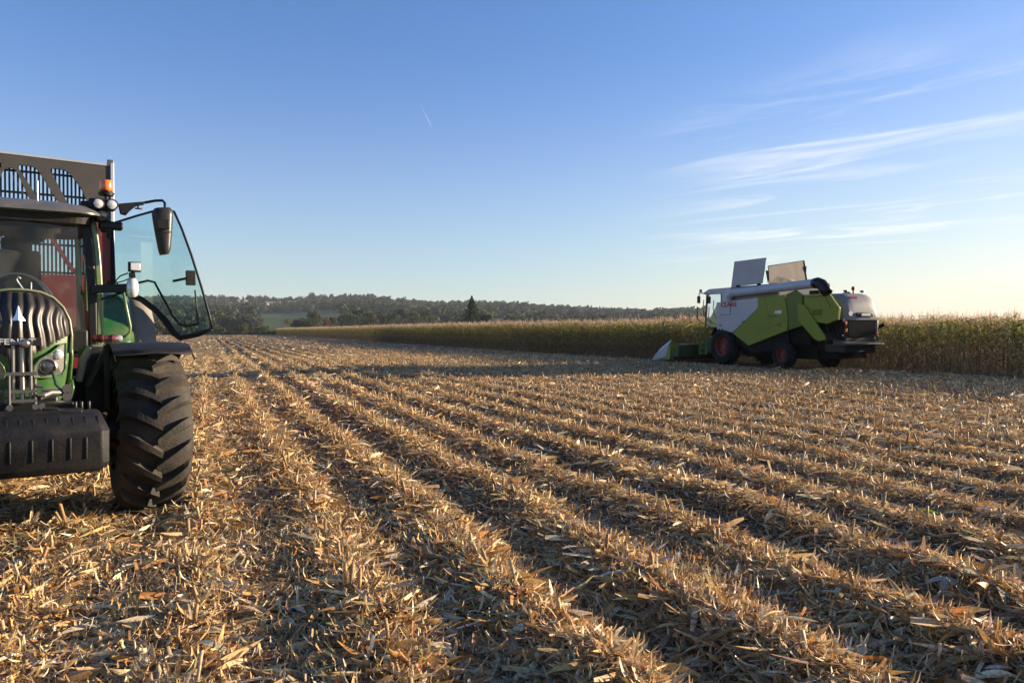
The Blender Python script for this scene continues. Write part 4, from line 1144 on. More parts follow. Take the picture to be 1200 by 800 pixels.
for t in np.linspace(0, 1, 12):
    z = 2.875 - .455 * t
    l_ = 1.105 + .075 * t ** 1.2; r__ = 1.315 - .035 * t ** 1.6; 
    k = min(1, .72 + t * 8) * (1 if t < .93 else .85)
    cx, hwid = (l_ + r__) / 2, (r__ - l_) / 2 * k
    zz_ = z - 0.02 * t
    secs.append([(cx + math.cos(a) * hwid * (abs(math.cos(a)) ** -.45 if abs(math.cos(a)) > .05 else 1), .86 - max(0, math.sin(a)) * .085 * k + (0.02 if math.sin(a) < 0 else 0), zz_ + .012 * math.cos(a)) for a in np.linspace(0, 2 * math.pi, 20, endpoint=False)])
m = MB(); m.loft(secs, closed=True, caps=True); mir = m.build('door_mirror', M['mirrorback'], T, smooth=True)
m = MB(); m.box((1.205, .765, 2.70), (.11, .03, .10)); m.bar((1.13, .775, 2.60), (1.28, .775, 2.625), .008, .012); m.build('mirror_clamp', M['frame'], mir, bevel=.01)
# lower lamp bracket arm and lamps
m = MB(); m.bar((.58, 1.0, 2.03), (.90, .92, 2.05), .06, .085); m.tube([(.66, .98, 1.93), (.84, .94, 2.0)], .014, 6); ba = m.build('lamp_arm', M['frame'], T, bevel=.012)
m = MB(); m.lathe([(-.10, .02), (-.085, .045), (-.03, .058), (.04, .055), (.085, .038), (.095, 0)], (0, 0, 1), (.935, .90, 2.055), 20); m.build('indicator_lamp', M['lens'], T, smooth='full')
m = MB(); m.box((.955, .90, 2.262), (.115, .07, .10)); m.box((.935, .91, 2.18), (.06, .05, .05)); m.tube([(.935, .91, 2.14), (.94, .91, 2.22)], .018, 8)
wl2 = m.build('square_work_lamp', M['frame'], T, bevel=.015)
m = MB(); m.box((.96, .861, 2.264), (.092, .012, .078)); m.build('lens', M['lens'], wl2, bevel=.006)
m = MB(); m.tube([(.90, .93, 2.20), (.83, .95, 2.17), (.79, .96, 2.12), (.82, .95, 2.06)], .007, 6); m.tube([(.92, .93, 2.15), (.86, .95, 2.12), (.80, .95, 2.10)], .006, 6); m.build('cable', M['frame'], ba, smooth='full')
m = MB(); m.tube([(.86, 1.0, 2.03), (.89, 1.0, 1.85), (.925, 1.0, 1.66), (.92, 1.0, 1.60), (.88, 1.02, 1.56), (.76, 1.1, 1.54)], .014, 8); m.build('grab_rail', M['palegreen'], T, smooth='full')
# opened door: frame, glass, latch, grab bar (hinged at the rear post, swung outward)
HX, HY, FX, FY = .86, 2.48, 1.80, 1.72
dvec = Vector((FX - HX, FY - HY, 0)); DL = dvec.length; du = dvec.normalized(); dn = Vector((du.y, -du.x, 0))
def dp(u_, z, off=0.0): p = Vector((HX, HY, 0)) + du * u_ + dn * off; p.z = z; return p
cam_l = Matrix.Rotation(-TR_ROT, 3, 'Z') @ (Vector((0, 0, CAM_H)) - Vector(TR_LOC))
def door_uv(px, py):
    d = cam.rotation_euler.to_matrix() @ Vector(((px - 600) / 880, (400 - py) / 880, -1.0)); d = Matrix.Rotation(-TR_ROT, 3, 'Z') @ d
    t = (Vector((HX, HY, 0)) - cam_l).dot(dn) / d.dot(dn); p = cam_l + d * t
    return (p - Vector((HX, HY, 0))).dot(du), p.z
DO = [door_uv(*p) for p in [(131, 262), (160, 253), (192, 244), (204, 248), (213, 268), (224, 298), (236, 336), (245, 368), (249, 386), (232, 392), (211, 396), (204, 390), (194, 376), (182, 363), (166, 351), (150, 344), (133, 341)]]
m = MB(); m.tube([dp(*p) for p in DO[:9]] , .014, 8); fr_ = m.build('door_frame', M['frame'], T, smooth='full')
# broad lower edge and wheel-arch curve
low = [dp(*p) for p in DO[8:]] + [dp(*DO[0])]
m = MB(); m.tube(low, [.022, .028, .034, .040, .040, .036, .034, .034, .03, .02], 8); m.build('door_sill', M['frame'], fr_, smooth='full')
for z in (2.15, 2.75):
    m = MB(); m.box(dp(.03, z), (.07, .07, .10)); m.build('door_hinge', M['frame'], fr_, bevel=.012)
cxy = (sum(p[0] for p in DO) / len(DO), sum(p[1] for p in DO) / len(DO))
m = MB(); vs = [dp(*p) for p in DO]; m.add(vs, [tuple(range(len(vs)))]); m.build('door_glass', M['doorglass'], fr_)
bar_ = [door_uv(*p) for p in [(156, 334), (176, 329), (184, 331), (192, 346), (205, 370), (212, 379), (222, 382), (236, 379)]]
m = MB(); m.tube([dp(a, b, .05) for a, b in bar_], .013, 8); m.build('door_grab_bar', M['frame'], fr_, smooth='full')
ha = [door_uv(*p) for p in [(226, 326), (234, 322), (231, 340), (235, 378), (208, 330)]]
m = MB(); a = dp(*ha[0], .05); m.box(a + Vector((0, 0, 0)), (.10, .07, .17)); m.tube([dp(*ha[0], .08), dp(*ha[4], .10)], .016, 8); m.tube([dp(*ha[2], .05), dp(*ha[3], .05)], .011, 6); m.build('door_latch', M['black'], fr_, bevel=.012)
# front linkage: lift frame, top link and pins
m = MB()
for x in (-.035, .075):
    m.tube([(XC + x + .0, -.93, 1.10), (XC + x, -.92, 1.52)], .012, 8)
m.tube([(XC + .02, -.93, 1.08), (XC + .02, -.90, 1.5)], [.018, .014], 10)
m.tube([(XC - .05, -.93, 1.52), (XC + .09, -.93, 1.525)], .015, 10)
m.lathe([(0, .02), (-.02, .034), (-.035, .02), (-.036, 0)], (0, 1, 0), (XC + .035, -.94, 1.522), 16)
lk = m.build('top_link', M['chrome'], T, smooth=True)
m = MB()
for z in (1.30, 1.17, 1.10): m.box((XC + .01, -.95, z), (.20, .07, .022))
m.tube([(XC - .13, -.97, 1.03), (XC - .13, -.97, 1.15), (XC - .11, -.97, 1.175), (XC - .09, -.97, 1.15)], .012, 8)
m.tube([(XC + .10, -.97, 1.05), (XC + .10, -.97, 1.26)], .012, 8); m.tube([(XC - .06, -.99, 1.03), (XC - .06, -.99, 1.29)], .010, 8)
m.tube([(XC + .12, -.95, 1.12), (XC + .20, -.9, 1.15), (XC + .30, -.85, 1.14)], .028, 10); m.tube([(XC + .31, -.90, 1.17), (XC + .31, -.86, 1.17)], .034, 14); m.tube([(XC + .31, -.90, 1.115), (XC + .31, -.86, 1.115)], .034, 14)
for x in (-.20, -.06, .10, .14): m.lathe([(0, .0), (0, .022), (-.03, .022), (-.03, 0)], (0, 1, 0), (XC + x, -.97, 1.055), 12)
for x, z in ((.12, 1.21), (.155, 1.18), (.13, 1.14)): m.tube([(XC + x - .02, -.98, z), (XC + x + .03, -.98, z - .01)], .012, 8)
m.build('linkage_pins', M['steel'], T, smooth=True)
m = MB(); m.box((XC, -.80, 1.02), (.70, .20, .10)); 
for x in (-.42, .42): m.bar((XC + x * .8, -.45, .95), (XC + x, -1.0, .92), .08, .10)
for x in (.36, .40, .45): m.tube([(XC + x, -.93, 1.0), (XC + x, -.93, 1.075)], .014, 8)
m.build('lift_frame', M['frame'], T, bevel=.012)
for sx in (1, -1):
    m = MB(); m.tube([(XC + sx * .36, -.50, 1.22), (XC + sx * .37, -.5, 1.15), (XC + sx * .35, -.52, 1.08)], .012, 6); m.build('hydraulic_hose', M['green'], T, smooth='full')
m = MB(); m.tube([(.18, -.75, 1.3), (.2, -.8, 1.2), (.24, -.84, 1.16)], .012, 6)
m.build('hydraulic_hose', M['green'], T, smooth='full')

# ------------------------------------------------------------------ ballast block hung on the front linkage
BW = empty('ballast_block', Matrix.Rotation(TR_ROT, 3, 'Z') @ Vector((XC, -1.12, 0.59)) + Vector(TR_LOC), TR_ROT)
tag(BW, 'dark grey cast ballast block with ribbed face hung at the front of the green tractor', 'weight block')
HWX = .555
m = MB()
def bsec(z, ins, insy):
    c = .055
    return [(HWX - ins - c, -.26 + insy, z), (HWX - ins, -.26 + insy + c, z), (HWX - ins, .16, z), (-HWX + ins, .16, z), (-HWX + ins, -.26 + insy + c, z), (-HWX + ins + c, -.26 + insy, z)]
m.loft([bsec(0.0, .05, .06), bsec(.04, .012, .012), bsec(.06, 0, 0), bsec(.285, 0, 0), bsec(.30, .0, .006), bsec(.415, .045, .12), bsec(.425, .06, .14)], closed=True, caps=True)
m.build('block_body', M['iron'], BW, bevel=.014)
for x in (-.40, -.29, -.18, -.06, .07, .19, .30, .40):
    m = MB(); m.box((x, -.258, .185), (.016, .016, .16)); m.build('rib', M['iron'], BW, bevel=.006)
for x in np.linspace(-.48, .48, 13):
    m = MB(); m.bar((x, -.228, .315), (x, -.151, .40), .020, .012, up=(0, -1, 1)); m.build('top_rib', M['iron'], BW, bevel=.005)
m = MB(); m.box((.02, -.0, .430), (.74, .16, .035)); m.box((.19, -.03, .455), (.10, .08, .02)); m.build('top_plate', M['iron'], BW, bevel=.012)

# ------------------------------------------------------------------ trailer behind the tractor
TL = empty('forage_trailer', Matrix.Rotation(TR_ROT, 3, 'Z') @ Vector((-.10, 5.0, 0)) + Vector(TR_LOC), TR_ROT)
tag(TL, 'tall red farm trailer with a barred grey headboard behind the tractor', 'trailer')
HB = 1.235                                         # half width
def rnd(poly, rads):
    out_ = []; n = len(poly)
    for i in range(n):
        p0, p1, p2 = Vector(poly[i - 1]), Vector(poly[i]), Vector(poly[(i + 1) % n]); r_ = rads
        a = (p0 - p1); b = (p2 - p1); la = min(r_, a.length * .45); lb_ = min(r_, b.length * .45)
        s_, e_ = p1 + a.normalized() * la, p1 + b.normalized() * lb_
        for t in (0, .25, .5, .75, 1): out_.append(tuple(s_.lerp(p1, t).lerp(p1.lerp(e_, t), t)))
    return out_
UP = [[(.00, 3.93), (.06, 3.90), (.23, 3.58), (.29, 3.46), (-.15, 3.46)],
      [(.07, 4.00), (.30, 3.99), (.38, 3.86), (.62, 3.44), (.42, 3.44), (.30, 3.60)],
      [(.46, 4.00), (.66, 3.99), (.74, 3.92), (.86, 3.74), (.985, 3.44), (.72, 3.44), (.60, 3.70)]]
holes = []
for h in UP[1:]:
    h = [(x, z - .07) for x, z in h]; holes.append(rnd(h, .06)); holes.append([(-x, y) for x, y in rnd(h, .06)])
holes.append(rnd([(0, 3.88), (.07, 3.85), (.24, 3.42), (-.24, 3.42), (-.07, 3.85)], .05))
hb = plate_with_holes('headboard', [(-HB, 3.22), (HB, 3.22), (HB, 4.04), (-HB, 4.08)], holes, .05, M['board'], TL, (0, 0, 0), (R(90), 0, 0))
lowh = [rnd([(-1.08, 2.42), (1.08, 2.42), (1.08, 3.12), (-1.08, 3.12)], .05)]
fw_ = plate_with_holes('front_wall', [(-HB, 1.0), (HB, 1.0), (HB, 3.215), (-HB, 3.215)], lowh, .06, M['trailred'], TL, (0, .02, 0), (R(90), 0, 0))
for x0 in (-.76, .0, .76):
    for sg in (-1, 1):
        m = MB(); m.bar((x0, .02, 2.46), (x0 + sg * .36, .02, 3.09), .05, .11, up=(0, 1, 0)); m.build('brace', M['trailred'], TL)
m = MB()
for x in np.arange(-1.16, 1.17, .050): m.box((x, .075, 3.17), (.026, .02, 1.76))
for z in (2.45, 2.85, 3.30, 3.56, 3.86): m.box((0, .10, z), (2.36, .02, .030))
m.build('grille_bars', M['bar'], TL)
m = MB(); m.box((0, 0, 4.075), (2.47, .07, .03), Matrix.Rotation(R(.9), 3, 'Y')); m.build('top_rail', M['alu'], TL)
for sx in (1, -1):
    m = MB(); m.box((sx * (HB + .02), .0, 2.55), (.05, .09, 3.08)); p_ = m.build('corner_post', M['alu'], TL, bevel=.008)
    m = MB(); m.box((sx * (HB + .0), -.01, 4.085), (.085, .06, .10)); m.build('post_cap', M['steel'], p_, bevel=.008)
    m = MB(); m.box((sx * HB, 3.3, 2.15), (.05, 6.5, 2.1)); m.box((sx * HB, 3.3, 3.62), (.03, 6.5, .82))
    for y in np.arange(.9, 6.6, .8): m.box((sx * (HB + .045), y, 2.6), (.045, .09, 3.0))
    m.build('side_wall', M['trailred'], TL)
m = MB(); m.box((0, 3.3, 1.02), (2.4, 6.5, .12)); m.build('trailer_floor', M['dark'], TL)
m = MB(); m.bar((.5, .3, .85), (0, -1.7, .62), .12, .18); m.bar((-.5, .3, .85), (0, -1.7, .62), .12, .18); m.box((0, 3.4, .82), (.9, 6.0, .22)); m.build('drawbar', M['frame'], TL, bevel=.01)
for y in (3.6, 5.1):
    for sx in (1, -1): tyre_wheel(TL, sx * .95, y, .62, .5, 16, sx, M['alu'])
# ------------------------------------------------------------------ combine harvester (drives along +Y; root on its centre line)
CX, CY = 23.65, 26.6
CB = empty('combine_harvester', (CX, CY, 0), 0)
tag(CB, 'green and white combine harvester with open grain tank flaps working along the maize', 'combine')
NX_ = -1.45                                          # near side plane
def W(y, z): return (y - CY, z)                      # world y,z traced on the near side -> local
def side_panel(name, pts, x0, x1, mt, parent=CB, both=True, bevel=.03):
    P = [W(*p) for p in pts]
    m = MB(); m.prism(P, 0, x0, x1); o = m.build(name, mt, parent, bevel=bevel)
    if both: m = MB(); m.prism(P, 0, -x0, -x1); m.build(name, mt, parent, bevel=bevel)
    return o
side_panel('white_side_panel', [(29.25, 2.93), (26.36, 3.05), (26.36, 2.56), (28.05, 1.50), (28.35, 1.56), (29.2, 1.66)], NX_, NX_ + .12, M['white'])
side_panel('green_side_panel', [(26.345, 3.05), (24.72, 3.10), (24.52, 2.05), (24.56, 1.60), (26.95, .93), (28.03, 1.485), (26.345, 2.545)], NX_ - .012, NX_ + .11, M['lime'])
m = MB(); p0, p1 = W(24.55, 2.02), W(26.1, 1.55)
m.bar((NX_ - .012, p0[0], p0[1]), (NX_ - .012, (p0[0] + p1[0]) / 2, p0[1] - .18), .012, .025); m.bar((NX_ - .012, (p0[0] + p1[0]) / 2, p0[1] - .18), (NX_ - .012, p1[0], p1[1]), .012, .025)
m.build('panel_crease', M['limedark'], CB)
side_panel('green_middle_panel', [(24.70, 3.10), (24.1, 3.28), (23.75, 3.05), (23.75, 1.80), (24.5, 1.62), (24.50, 2.05)], NX_ + .02, NX_ + .14, M['limedark'])
side_panel('green_rear_panel', [(23.74, 3.06), (22.45, 3.06), (21.95, 2.50), (22.0, 2.02), (22.5, 1.86), (23.74, 2.05)], NX_ + .10, NX_ + .25, M['lime'], both=False)
side_panel('straw_chute', [(24.02, 2.75), (23.6, 2.62), (22.55, 1.42), (22.5, 1.25), (22.85, 1.18), (23.1, 1.28), (23.95, 2.0)], NX_ + .015, NX_ + .095, M['lime'])
side_panel('lower_skirt', [(28.0, 1.48), (26.95, .92), (24.6, 1.55), (24.6, 1.15), (25.4, .75), (26.9, .62), (28.0, 1.1)], NX_ + .10, NX_ + .2, M['dark'], bevel=.01)
# body core, low dark boxes added to fill in underside shade, and grain tank
m = MB(); m.box((0, W(26.4, 0)[0], 2.0), (2.2, 5.6, 1.9)); m.box((0, W(25.3, 0)[0], 1.25), (1.5, 6.2, .8)); m.box((.1, W(26.2, 0)[0], .85), (1.2, 4.6, .7)); m.box((.3, W(26.0, 0)[0], .70), (1.7, 4.4, .55)); m.box((.3, W(23.6, 0)[0], .95), (1.5, 1.6, .9)); m.build('body_core_shade_fill', M['dark'], CB)
m = MB(); m.box((0, W(26.9, 0)[0], 3.15), (2.45, 3.2, .95)); tank = m.build('grain_tank', M['hoodgrey'], CB, bevel=.04)
m = MB(); m.box((0, W(24.0, 0)[0], 2.98), (2.1, 1.9, .16)); m.box((-.7, W(23.6, 0)[0], 3.12), (.5, .5, .22)); m.build('engine_deck', M['dark'], CB)
def flap(name, corners, mt, th=.04):
    a, b, c, d = [Vector(p) for p in corners]; n = (b - a).cross(d - a).normalized() * th
    m = MB(); m.add([a, b, c, d, a + n, b + n, c + n, d + n], [(0, 1, 2, 3), (7, 6, 5, 4), (0, 4, 5, 1), (1, 5, 6, 2), (2, 6, 7, 3), (3, 7, 4, 0)])
    return m.build(name, mt, tank, bevel=.008)
ya, yb_, yc, yd = (W(v, 0)[0] for v in (28.42, 27.88, 25.78, 26.32))
flap('tank_flap', [(-1.25, ya, 3.60), (-1.50, yb_, 4.74), (-1.50, yc, 4.73), (-1.25, yd, 3.66)], M['tankflap'])
flap('tank_flap', [(1.20, ya, 3.60), (1.20, yd, 3.66), (1.32, yc + .6, 4.5), (1.32, yb_, 4.5)], M['flap'])
flap('rear_tank_flap', [(-1.2, W(25.95, 0)[0], 3.60), (1.22, W(26.3, 0)[0], 3.62), (1.25, W(26.55, 0)[0], 4.74), (-1.35, W(25.85, 0)[0], 4.36)], M['canvas'])
m = MB(); m.bar((1.25, W(26.52, 0)[0], 4.76), (-1.35, W(25.82, 0)[0], 4.38), .05, .03); m.bar((1.25, W(26.52, 0)[0], 4.76), (1.22, W(26.26, 0)[0], 3.6), .05, .06); m.build('flap_edge', M['dark'], tank)
m = MB()
m.add([(-1.3, W(25.9, 0)[0], 3.66), (.55, W(26.05, 0)[0], 3.64), (.1, W(26.25, 0)[0], 4.18), (-1.0, W(25.95, 0)[0], 4.15), (-1.42, W(25.9, 0)[0], 4.2)], [(0, 1, 2, 3, 4)])
m.build('tank_canvas', M['spread'], tank, thick=.02)
# unloading auger folded back along the left side
m = MB(); A0, A1 = Vector((-1.36, W(28.15, 0)[0], 3.33)), Vector((-1.50, W(22.95, 0)[0], 3.47))
m.tube([A0, A0.lerp(A1, .5), A1], .185, 20); au = m.build('unloading_auger', M['tankflap'], CB, smooth=True)
m = MB(); m.tube([(-1.36, W(28.45, 0)[0], 2.95), (-1.36, W(28.42, 0)[0], 3.2), (-1.36, W(28.1, 0)[0], 3.33)], .2, 16); m.build('auger_foot', M['white'], au, smooth=True)
m = MB(); m.tube([A1 + Vector((0, .05, 0)), A1 + Vector((0, -.12, .01)), A1 + Vector((0, -.32, -.06)), A1 + Vector((0, -.52, -.26)), A1 + Vector((0, -.62, -.42))], [.20, .215, .215, .21, .20], 18, cap=False); m.build('auger_spout', M['frame'], au, smooth='full', thick=.012)
# cab
yf, yr_ = W(30.45, 0)[0], W(28.75, 0)[0]
m = MB(); m.prism([(yr_ - .3, 3.33), (yr_ - .3, 3.62), (yf - .2, 3.62), (yf + .18, 3.48), (yf + .22, 3.38), (yf - .1, 3.36)], 0, -1.15, 1.15); cabr = m.build('cab_roof', M['white'], CB, bevel=.05)
for sx in (-1, 1):
    m = MB(); m.box((sx * 1.12, W(28.95, 0)[0], 3.15), (.08, .56, .50)); m.build('cab_side_panel', M['white'], CB, bevel=.02)
    m = MB(); m.bar((sx * 1.10, yf + .05, 1.75), (sx * 1.08, yf - .02, 3.36), .07, .08); m.bar((sx * 1.12, W(29.25, 0)[0], 1.75), (sx * 1.12, W(29.25, 0)[0], 3.36), .07, .09); m.build('cab_pillar', M['frame'], CB)
m = MB(); m.add([(-1.10, yf + .05, 1.8), (-1.1, W(29.27, 0)[0], 1.8), (-1.1, W(29.27, 0)[0], 3.36), (-1.08, yf - .02, 3.36)], [(0, 1, 2, 3)]); m.build('cab_glass', M['clearglass'], CB)
m = MB(); m.add([(1.10, yf + .05, 1.8), (1.1, W(29.27, 0)[0], 1.8), (1.1, W(29.27, 0)[0], 3.36), (1.08, yf - .02, 3.36)], [(0, 1, 2, 3)])
m.loft([[(x, yf + .05 - (t * .07) + .18 * (1 - (x / 1.1) ** 2), 1.8 + 1.56 * t) for x in np.linspace(-1.1, 1.1, 9)] for t in (0, .5, 1)]); m.build('cab_glass', M['clearglass'], CB)
m = MB(); m.box((0, W(29.9, 0)[0], 1.72), (2.2, 1.3, .12)); m.box((0, W(29.3, 0)[0], 2.3), (.5, .14, .7)); m.box((0, W(29.5, 0)[0], 2.0), (.5, .45, .14)); m.build('cab_floor', M['seat'], CB, bevel=.02)
m = MB(); m.tube([(-1.1, yf + .05, 3.42), (-1.35, yf + .25, 3.44), (-1.38, yf + .25, 3.2)], .03, 8); m.box((-1.38, yf + .25, 3.12), (.10, .14, .34)); m.box((-1.3, yf + .20, 3.55), (.10, .10, .14))
m.build('cab_mirror', M['frame'], CB, bevel=.012)
m = MB()
m.tube([(-1.38, W(30.3, 0)[0], 3.1), (-1.38, W(30.35, 0)[0], 2.7), (-1.40, W(30.2, 0)[0], 2.3), (-1.35, W(29.7, 0)[0], 1.9)], .02, 6)
m.tube([(-1.42, W(30.75, 0)[0], 2.8), (-1.42, W(30.75, 0)[0], 2.2), (-1.4, W(30.3, 0)[0], 1.95), (-1.4, W(29.6, 0)[0], 1.75)], .02, 6)
m.build('cab_rail', M['frame'], CB, smooth='full')
# ladder and platform
m = MB()
for y in (30.1, 30.6):
    m.bar((-1.40, W(y, 0)[0], .45), (-1.34, W(y, 0)[0] - .06, 1.72), .04, .09)
for z in (.5, .76, 1.02, 1.28, 1.54): m.box((-1.38, W(30.33, 0)[0], z), (.14, .5, .035))
m.build('ladder', M['limedark'], CB)
m = MB(); m.box((-1.15, W(30.2, 0)[0], 1.74), (.6, 1.5, .06)); m.box((-1.42, W(30.5, 0)[0], 1.66), (.04, .9, .14)); m.build('cab_platform', M['limedark'], CB)
# feeder house and maize header with snouts
m = MB(); m.prism([(W(29.6, 0)[0], 1.55), (W(31.6, 0)[0], 1.0), (W(31.6, 0)[0], .35), (W(29.6, 0)[0], .75)], 0, -.7, .7); m.build('feeder_house', M['headgreen_shade'], CB, bevel=.03)
m = MB(); hy0, hy1 = W(31.5, 0)[0], W(32.4, 0)[0]
m.prism([(hy0, .30), (hy0, .92), (hy0 + .15, .96), (hy0 + .35, .58), (hy1, .45), (hy1, .28)], 0, -2.0, 2.25); hd = m.build('maize_header', M['headgreen_shade'], CB, bevel=.02)
for k, x in enumerate(np.linspace(-1.93, 2.18, 7)):
    side_ = k in (0, 6); tip = W(33.95 if side_ else 33.7, 0)[0]; hgt = 1.14 if side_ else .62; ww = .13 if side_ else .24
    m = MB(); m.loft([[(x - ww, W(32.15, 0)[0], .16), (x - ww, W(32.15, 0)[0], hgt * .8), (x, W(32.15, 0)[0], hgt), (x + ww, W(32.15, 0)[0], hgt * .8), (x + ww, W(32.15, 0)[0], .16)],
                     [(x - ww * .9, W(33.2, 0)[0], .12), (x - ww * .9, W(33.2, 0)[0], hgt * .44), (x, W(33.2, 0)[0], hgt * .6), (x + ww * .9, W(33.2, 0)[0], hgt * .44), (x + ww * .9, W(33.2, 0)[0], .12)],
                     [(x - .03, tip, .05), (x - .03, tip, .09), (x, tip, .11), (x + .03, tip, .09), (x + .03, tip, .05)]], closed=True, caps=True)
    sn = m.build('snout', M['lime'] if side_ else M['headgreen_shade'], hd, smooth=True)
    if side_:
        o_ = -.012 if k == 0 else .012; sgn = -1 if k == 0 else 1
        m = MB(); m.loft([[(x + sgn * ww + o_, W(32.5, 0)[0], .28), (x + sgn * ww + o_, W(32.2, 0)[0], hgt * .82), (x + o_, W(32.2, 0)[0], hgt + .014)],
                          [(x + sgn * ww * .95 + o_, W(33.2, 0)[0], .13), (x + sgn * ww * .95 + o_, W(33.2, 0)[0], hgt * .45), (x + o_, W(33.2, 0)[0], hgt * .6 + .014)],
                          [(x + sgn * .035 + o_, tip, .05), (x + sgn * .035 + o_, tip, .10), (x + o_, tip + .01, .125)]]); m.build('snout_cover', M['white'], sn, thick=.012)
W2 = lambda y, z: W(y + .35, z)
# rear hood (rounded dome), grille, lamps, spreader
m = MB(); secs = []
for y, k, zt, zb in ((22.9, 1.0, 3.10, 2.0), (22.2, 1.0, 3.08, 2.02), (21.95, .97, 2.95, 2.02), (21.78, .93, 2.62, 2.02), (21.72, .90, 2.35, 2.03)):
    xw = .88 * k
    xl = xw + (.28 if y > 22.5 else 0); secs.append([(-xl, W2(y, 0)[0], zb), (-xl, W2(y, 0)[0], zt - .42 * (zt - zb)), (-xl * .93, W2(y, 0)[0], zt - .13 * (zt - zb)), (-xw * .78, W2(y, 0)[0], zt - .03), (-xw * .4, W2(y, 0)[0], zt), (xw * .4, W2(y, 0)[0], zt), (xw * .78, W2(y, 0)[0], zt - .03), (xw * .93, W2(y, 0)[0], zt - .13 * (zt - zb)), (xw, W2(y, 0)[0], zt - .42 * (zt - zb)), (xw, W2(y, 0)[0], zb)])
m.loft(secs, closed=True, caps=True); rh = m.build('rear_hood', M['hoodgrey'], CB, smooth=True)
m = MB(); m.box((0, W2(22.3, 0)[0], 1.38), (1.60, 1.05, 1.30)); m.build('chopper_housing', M['frame'], CB, bevel=.05)  # housing box carried low in black to stand for shade under the tail
m = MB()
for z in np.arange(1.42, 2.02, .075): m.box((.05, W2(21.76, 0)[0], z), (1.40, .04, .030))
m.build('rear_grille', M['dark'], CB)
m = MB(); m.box((.86, W2(21.80, 0)[0], 1.72), (.05, .10, .62)); m.box((-.84, W2(21.80, 0)[0], 2.02), (.10, .08, .14)); m.build('hood_edge', M['white'], CB, bevel=.015)
m = MB(); m.box((.12, W2(21.70, 0)[0], 2.235), (.86, .05, .16)); pl = m.build('plate_holder', M['frame'], rh, bevel=.04)
m = MB(); m.box((.15, W2(21.665, 0)[0], 2.235), (.46, .02, .10)); m.build('number_plate', M['paleplate'], pl)
m = MB(); m.lathe([(0, .10), (-.02, .10), (-.02, 0)], (0, 1, 0), (-.62, W2(21.70, 0)[0], 2.27), 18); m.build('speed_disc', M['paleplate'], rh)
for x, z in ((-.80, 1.90), (-.78, 1.62), (.80, 1.55)):
    m = MB(); m.box((x, W2(21.74, 0)[0], z), (.08, .05, .13)); m.build('rear_lamp', M['orange'], CB, bevel=.01)
m = MB(); m.prism([(W2(22.3, 0)[0], 1.26), (W2(21.9, 0)[0], 1.22), (W2(21.5, 0)[0], 1.12), (W2(21.5, 0)[0], 1.05), (W2(22.3, 0)[0], 1.02)], 0, -.98, .95); m.build('straw_spreader', M['spread'], CB, bevel=.03)
m = MB(); m.tube([(-1.1, W2(22.4, 0)[0], 1.15), (-.3, W2(22.6, 0)[0], 1.32)], .05, 8); m.box((-1.05, W2(22.3, 0)[0], 1.16), (.18, .2, .14)); m.bar((.95, W2(21.9, 0)[0], 1.7), (1.25, W2(21.8, 0)[0], 1.85), .08, .14); m.bar((-.9, W2(22.7, 0)[0], 1.5), (-.9, W2(22.2, 0)[0], 1.75), .06, .06)
m.build('spreader_bracket', M['dark'], CB, bevel=.01)
m = MB(); m.lathe([(0, .03), (.12, .03), (.13, .07), (.26, .065), (.28, 0)], (0, 0, 1), (.15, W2(22.3, 0)[0], 3.09), 14); m.build('warning_beacon', M['trailred'], rh, smooth=True)
for x in (-.25, .62):
    m = MB(); m.lathe([(0, .02), (.05, .02), (.06, .09), (.12, .08), (.13, 0)], (0, 0, 1), (x, W2(22.3, 0)[0], 3.09), 12); m.build('hood_lamp', M['frame'], rh, smooth=True)
m = MB(); m.tube([(-.8, W2(22.9, 0)[0], 3.05), (-.8, W2(22.9, 0)[0], 3.48), (-.5, W2(22.9, 0)[0], 3.5), (-.45, W2(22.9, 0)[0], 3.08)], .022, 6); m.build('deck_rail', M['frame'], CB, smooth='full')
# wheels
for sx in (-1, 1):
    tyre_wheel(CB, sx * 1.20, W(28.85, 0)[0], .88, .62, 20, sx, M['red'], rubber='rubberdark')
    tyre_wheel(CB, sx * 1.22, W(24.95, 0)[0], .60, .46, 18, sx, M['red'], rubber='rubberdark')
m = MB(); m.tube([(-1.1, W(28.85, 0)[0], .88), (1.1, W(28.85, 0)[0], .88)], .18, 12); m.tube([(-1.1, W(24.95, 0)[0], .60), (1.1, W(24.95, 0)[0], .60)], .11, 12); m.box((0, W(25.5, 0)[0], .85), (.9, 2.0, .3)); m.bar((-1.1, W(26.8, 0)[0], .9), (-1.0, W(25.2, 0)[0], .7), .1, .12)
m.build('axle', M['dark'], CB, smooth=True)
for sx in (-1, 1):
    m = MB(); secs = []
    for a in np.linspace(R(0), R(150), 12): secs.append([(sx * .95, W(28.85, 0)[0] - math.cos(a) * .98, .88 + math.sin(a) * .98), (sx * 1.42, W(28.85, 0)[0] - math.cos(a) * .98, .88 + math.sin(a) * .98)])
    m.loft(secs); m.build('wheel_arch', M['dark'], CB, thick=.02)
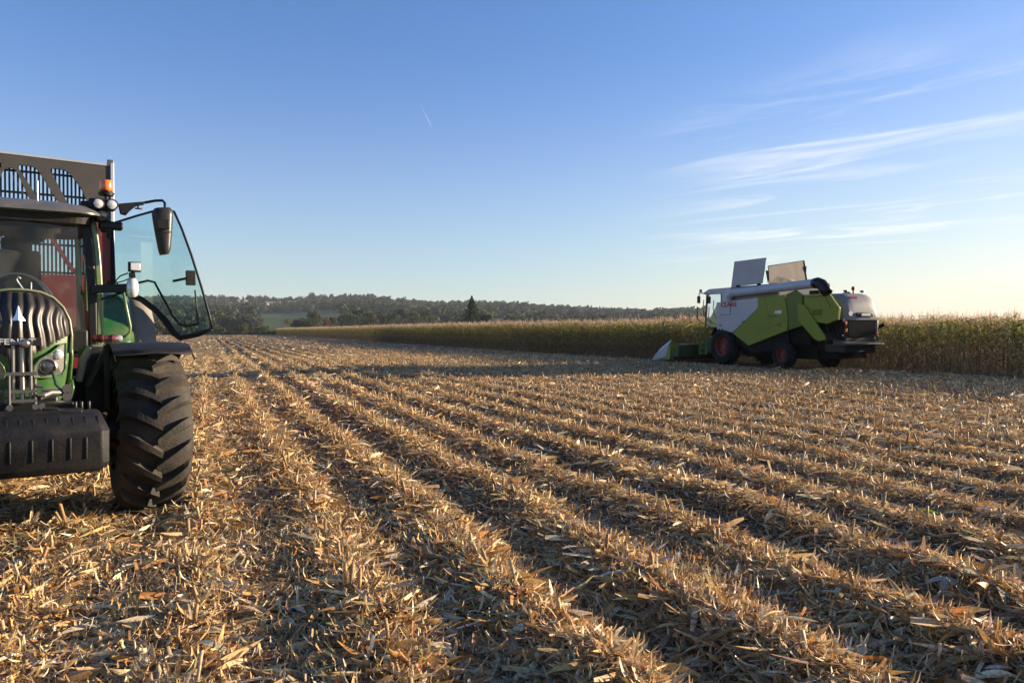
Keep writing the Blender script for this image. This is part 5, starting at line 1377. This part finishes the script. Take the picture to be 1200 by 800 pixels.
# hinges, seams, hoses and ribs that break up the big sheets
for y in (27.9, 26.5):
    m = MB(); m.box((-1.27, W(y, 0)[0], 3.64), (.06, .22, .07)); m.build('hinge', M['dark'], tank, bevel=.01)
for pts in ([(28.2, 2.96), (28.2, 2.35), (28.95, 2.35)], [(25.9, 3.04), (25.55, 1.95), (26.6, 1.50)], [(23.6, 2.95), (22.6, 2.95), (22.3, 2.5)]):
    x_ = NX_ - .006 if pts[0][0] > 24.5 else NX_ + .094
    m = MB(); m.tube([(x_, *W(*p)) for p in pts], .010, 5); m.build('panel_seam', M['dark'], CB)
for k, z in enumerate((2.25, 2.33, 2.41)):
    m = MB(); m.box((NX_ + .095, W(23.0, 0)[0], z), (.02, .5, .03)); m.build('vent_slot', M['dark'], CB)
for y, z in ((28.9, 1.85), (27.3, 2.0), (25.0, 1.85)):
    m = MB(); m.box((NX_ - .02, W(y, 0)[0], z), (.03, .16, .04)); m.build('panel_latch', M['frame'], CB, bevel=.006)
for k in range(5):
    y0 = 23.3 - .2 * k; m = MB(); m.tube([(-1.0, W(y0, 0)[0], 1.95), (-1.12 + .04 * k, W(y0 - .2, 0)[0], 1.6 - .05 * k), (-1.0, W(y0 - .45, 0)[0], 1.3 + .03 * k)], .025, 6); m.build('hose', M['frame'], CB, smooth='full')
for y, r_ in ((26.6, .26), (25.9, .18)):
    m = MB(); m.lathe([(0, 0), (0, r_), (.05, r_), (.05, r_ * .8), (.03, r_ * .3)], (-1, 0, 0), (-1.14, W(y, 0)[0], 1.22), 20); m.build('pulley', M['spread'], CB, smooth=True)
# lettering
tl = CB
def side_text(body, y0, y1, zc_, size, mt, name):
    o = text_mesh(name, body, size, mt, CB, (NX_ - .016, W((y0 + y1) / 2, 0)[0], zc_), (R(90), 0, R(-90)), bold=.008, scale_x=1.25)
    return o
side_text('CLAAS', 28.9, 27.75, 2.80, .30, M['redtext'], 'lettering')
side_text('440', 25.35, 24.8, 2.38, .22, M['whitetext'], 'model_number')
m = MB(); m.box((NX_ - .016, W(25.45, 0)[0], 2.22), (.012, .55, .07)); m.build('dark_stripe', M['limedark'], CB)
o = text_mesh('rear_lettering', 'CLAAS', .13, M['redtext'], rh, (-.25, W2(21.93, 0)[0], 2.90), (R(60), 0, 0), bold=.004, ext=.02, scale_x=1.1)
# ------------------------------------------------------------------ air
hz = MB(); hz.box((0, 1000, 60), (7000, 6400, 148))
M_haze = bpy.data.materials.new('evening haze'); M_haze.use_nodes = True
nt = M_haze.node_tree; nt.nodes.clear(); o_ = nt.nodes.new('ShaderNodeOutputMaterial'); vo = nt.nodes.new('ShaderNodeVolumePrincipled')
vo.inputs['Color'].default_value = (0.74, 0.86, 1.0, 1); vo.inputs['Density'].default_value = 0.000095
nt.links.new(vo.outputs[0], o_.inputs['Volume'])
hzo = hz.build('haze', M_haze); tag(hzo, kind='stuff'); hzo['label'] = 'thin pale evening haze'
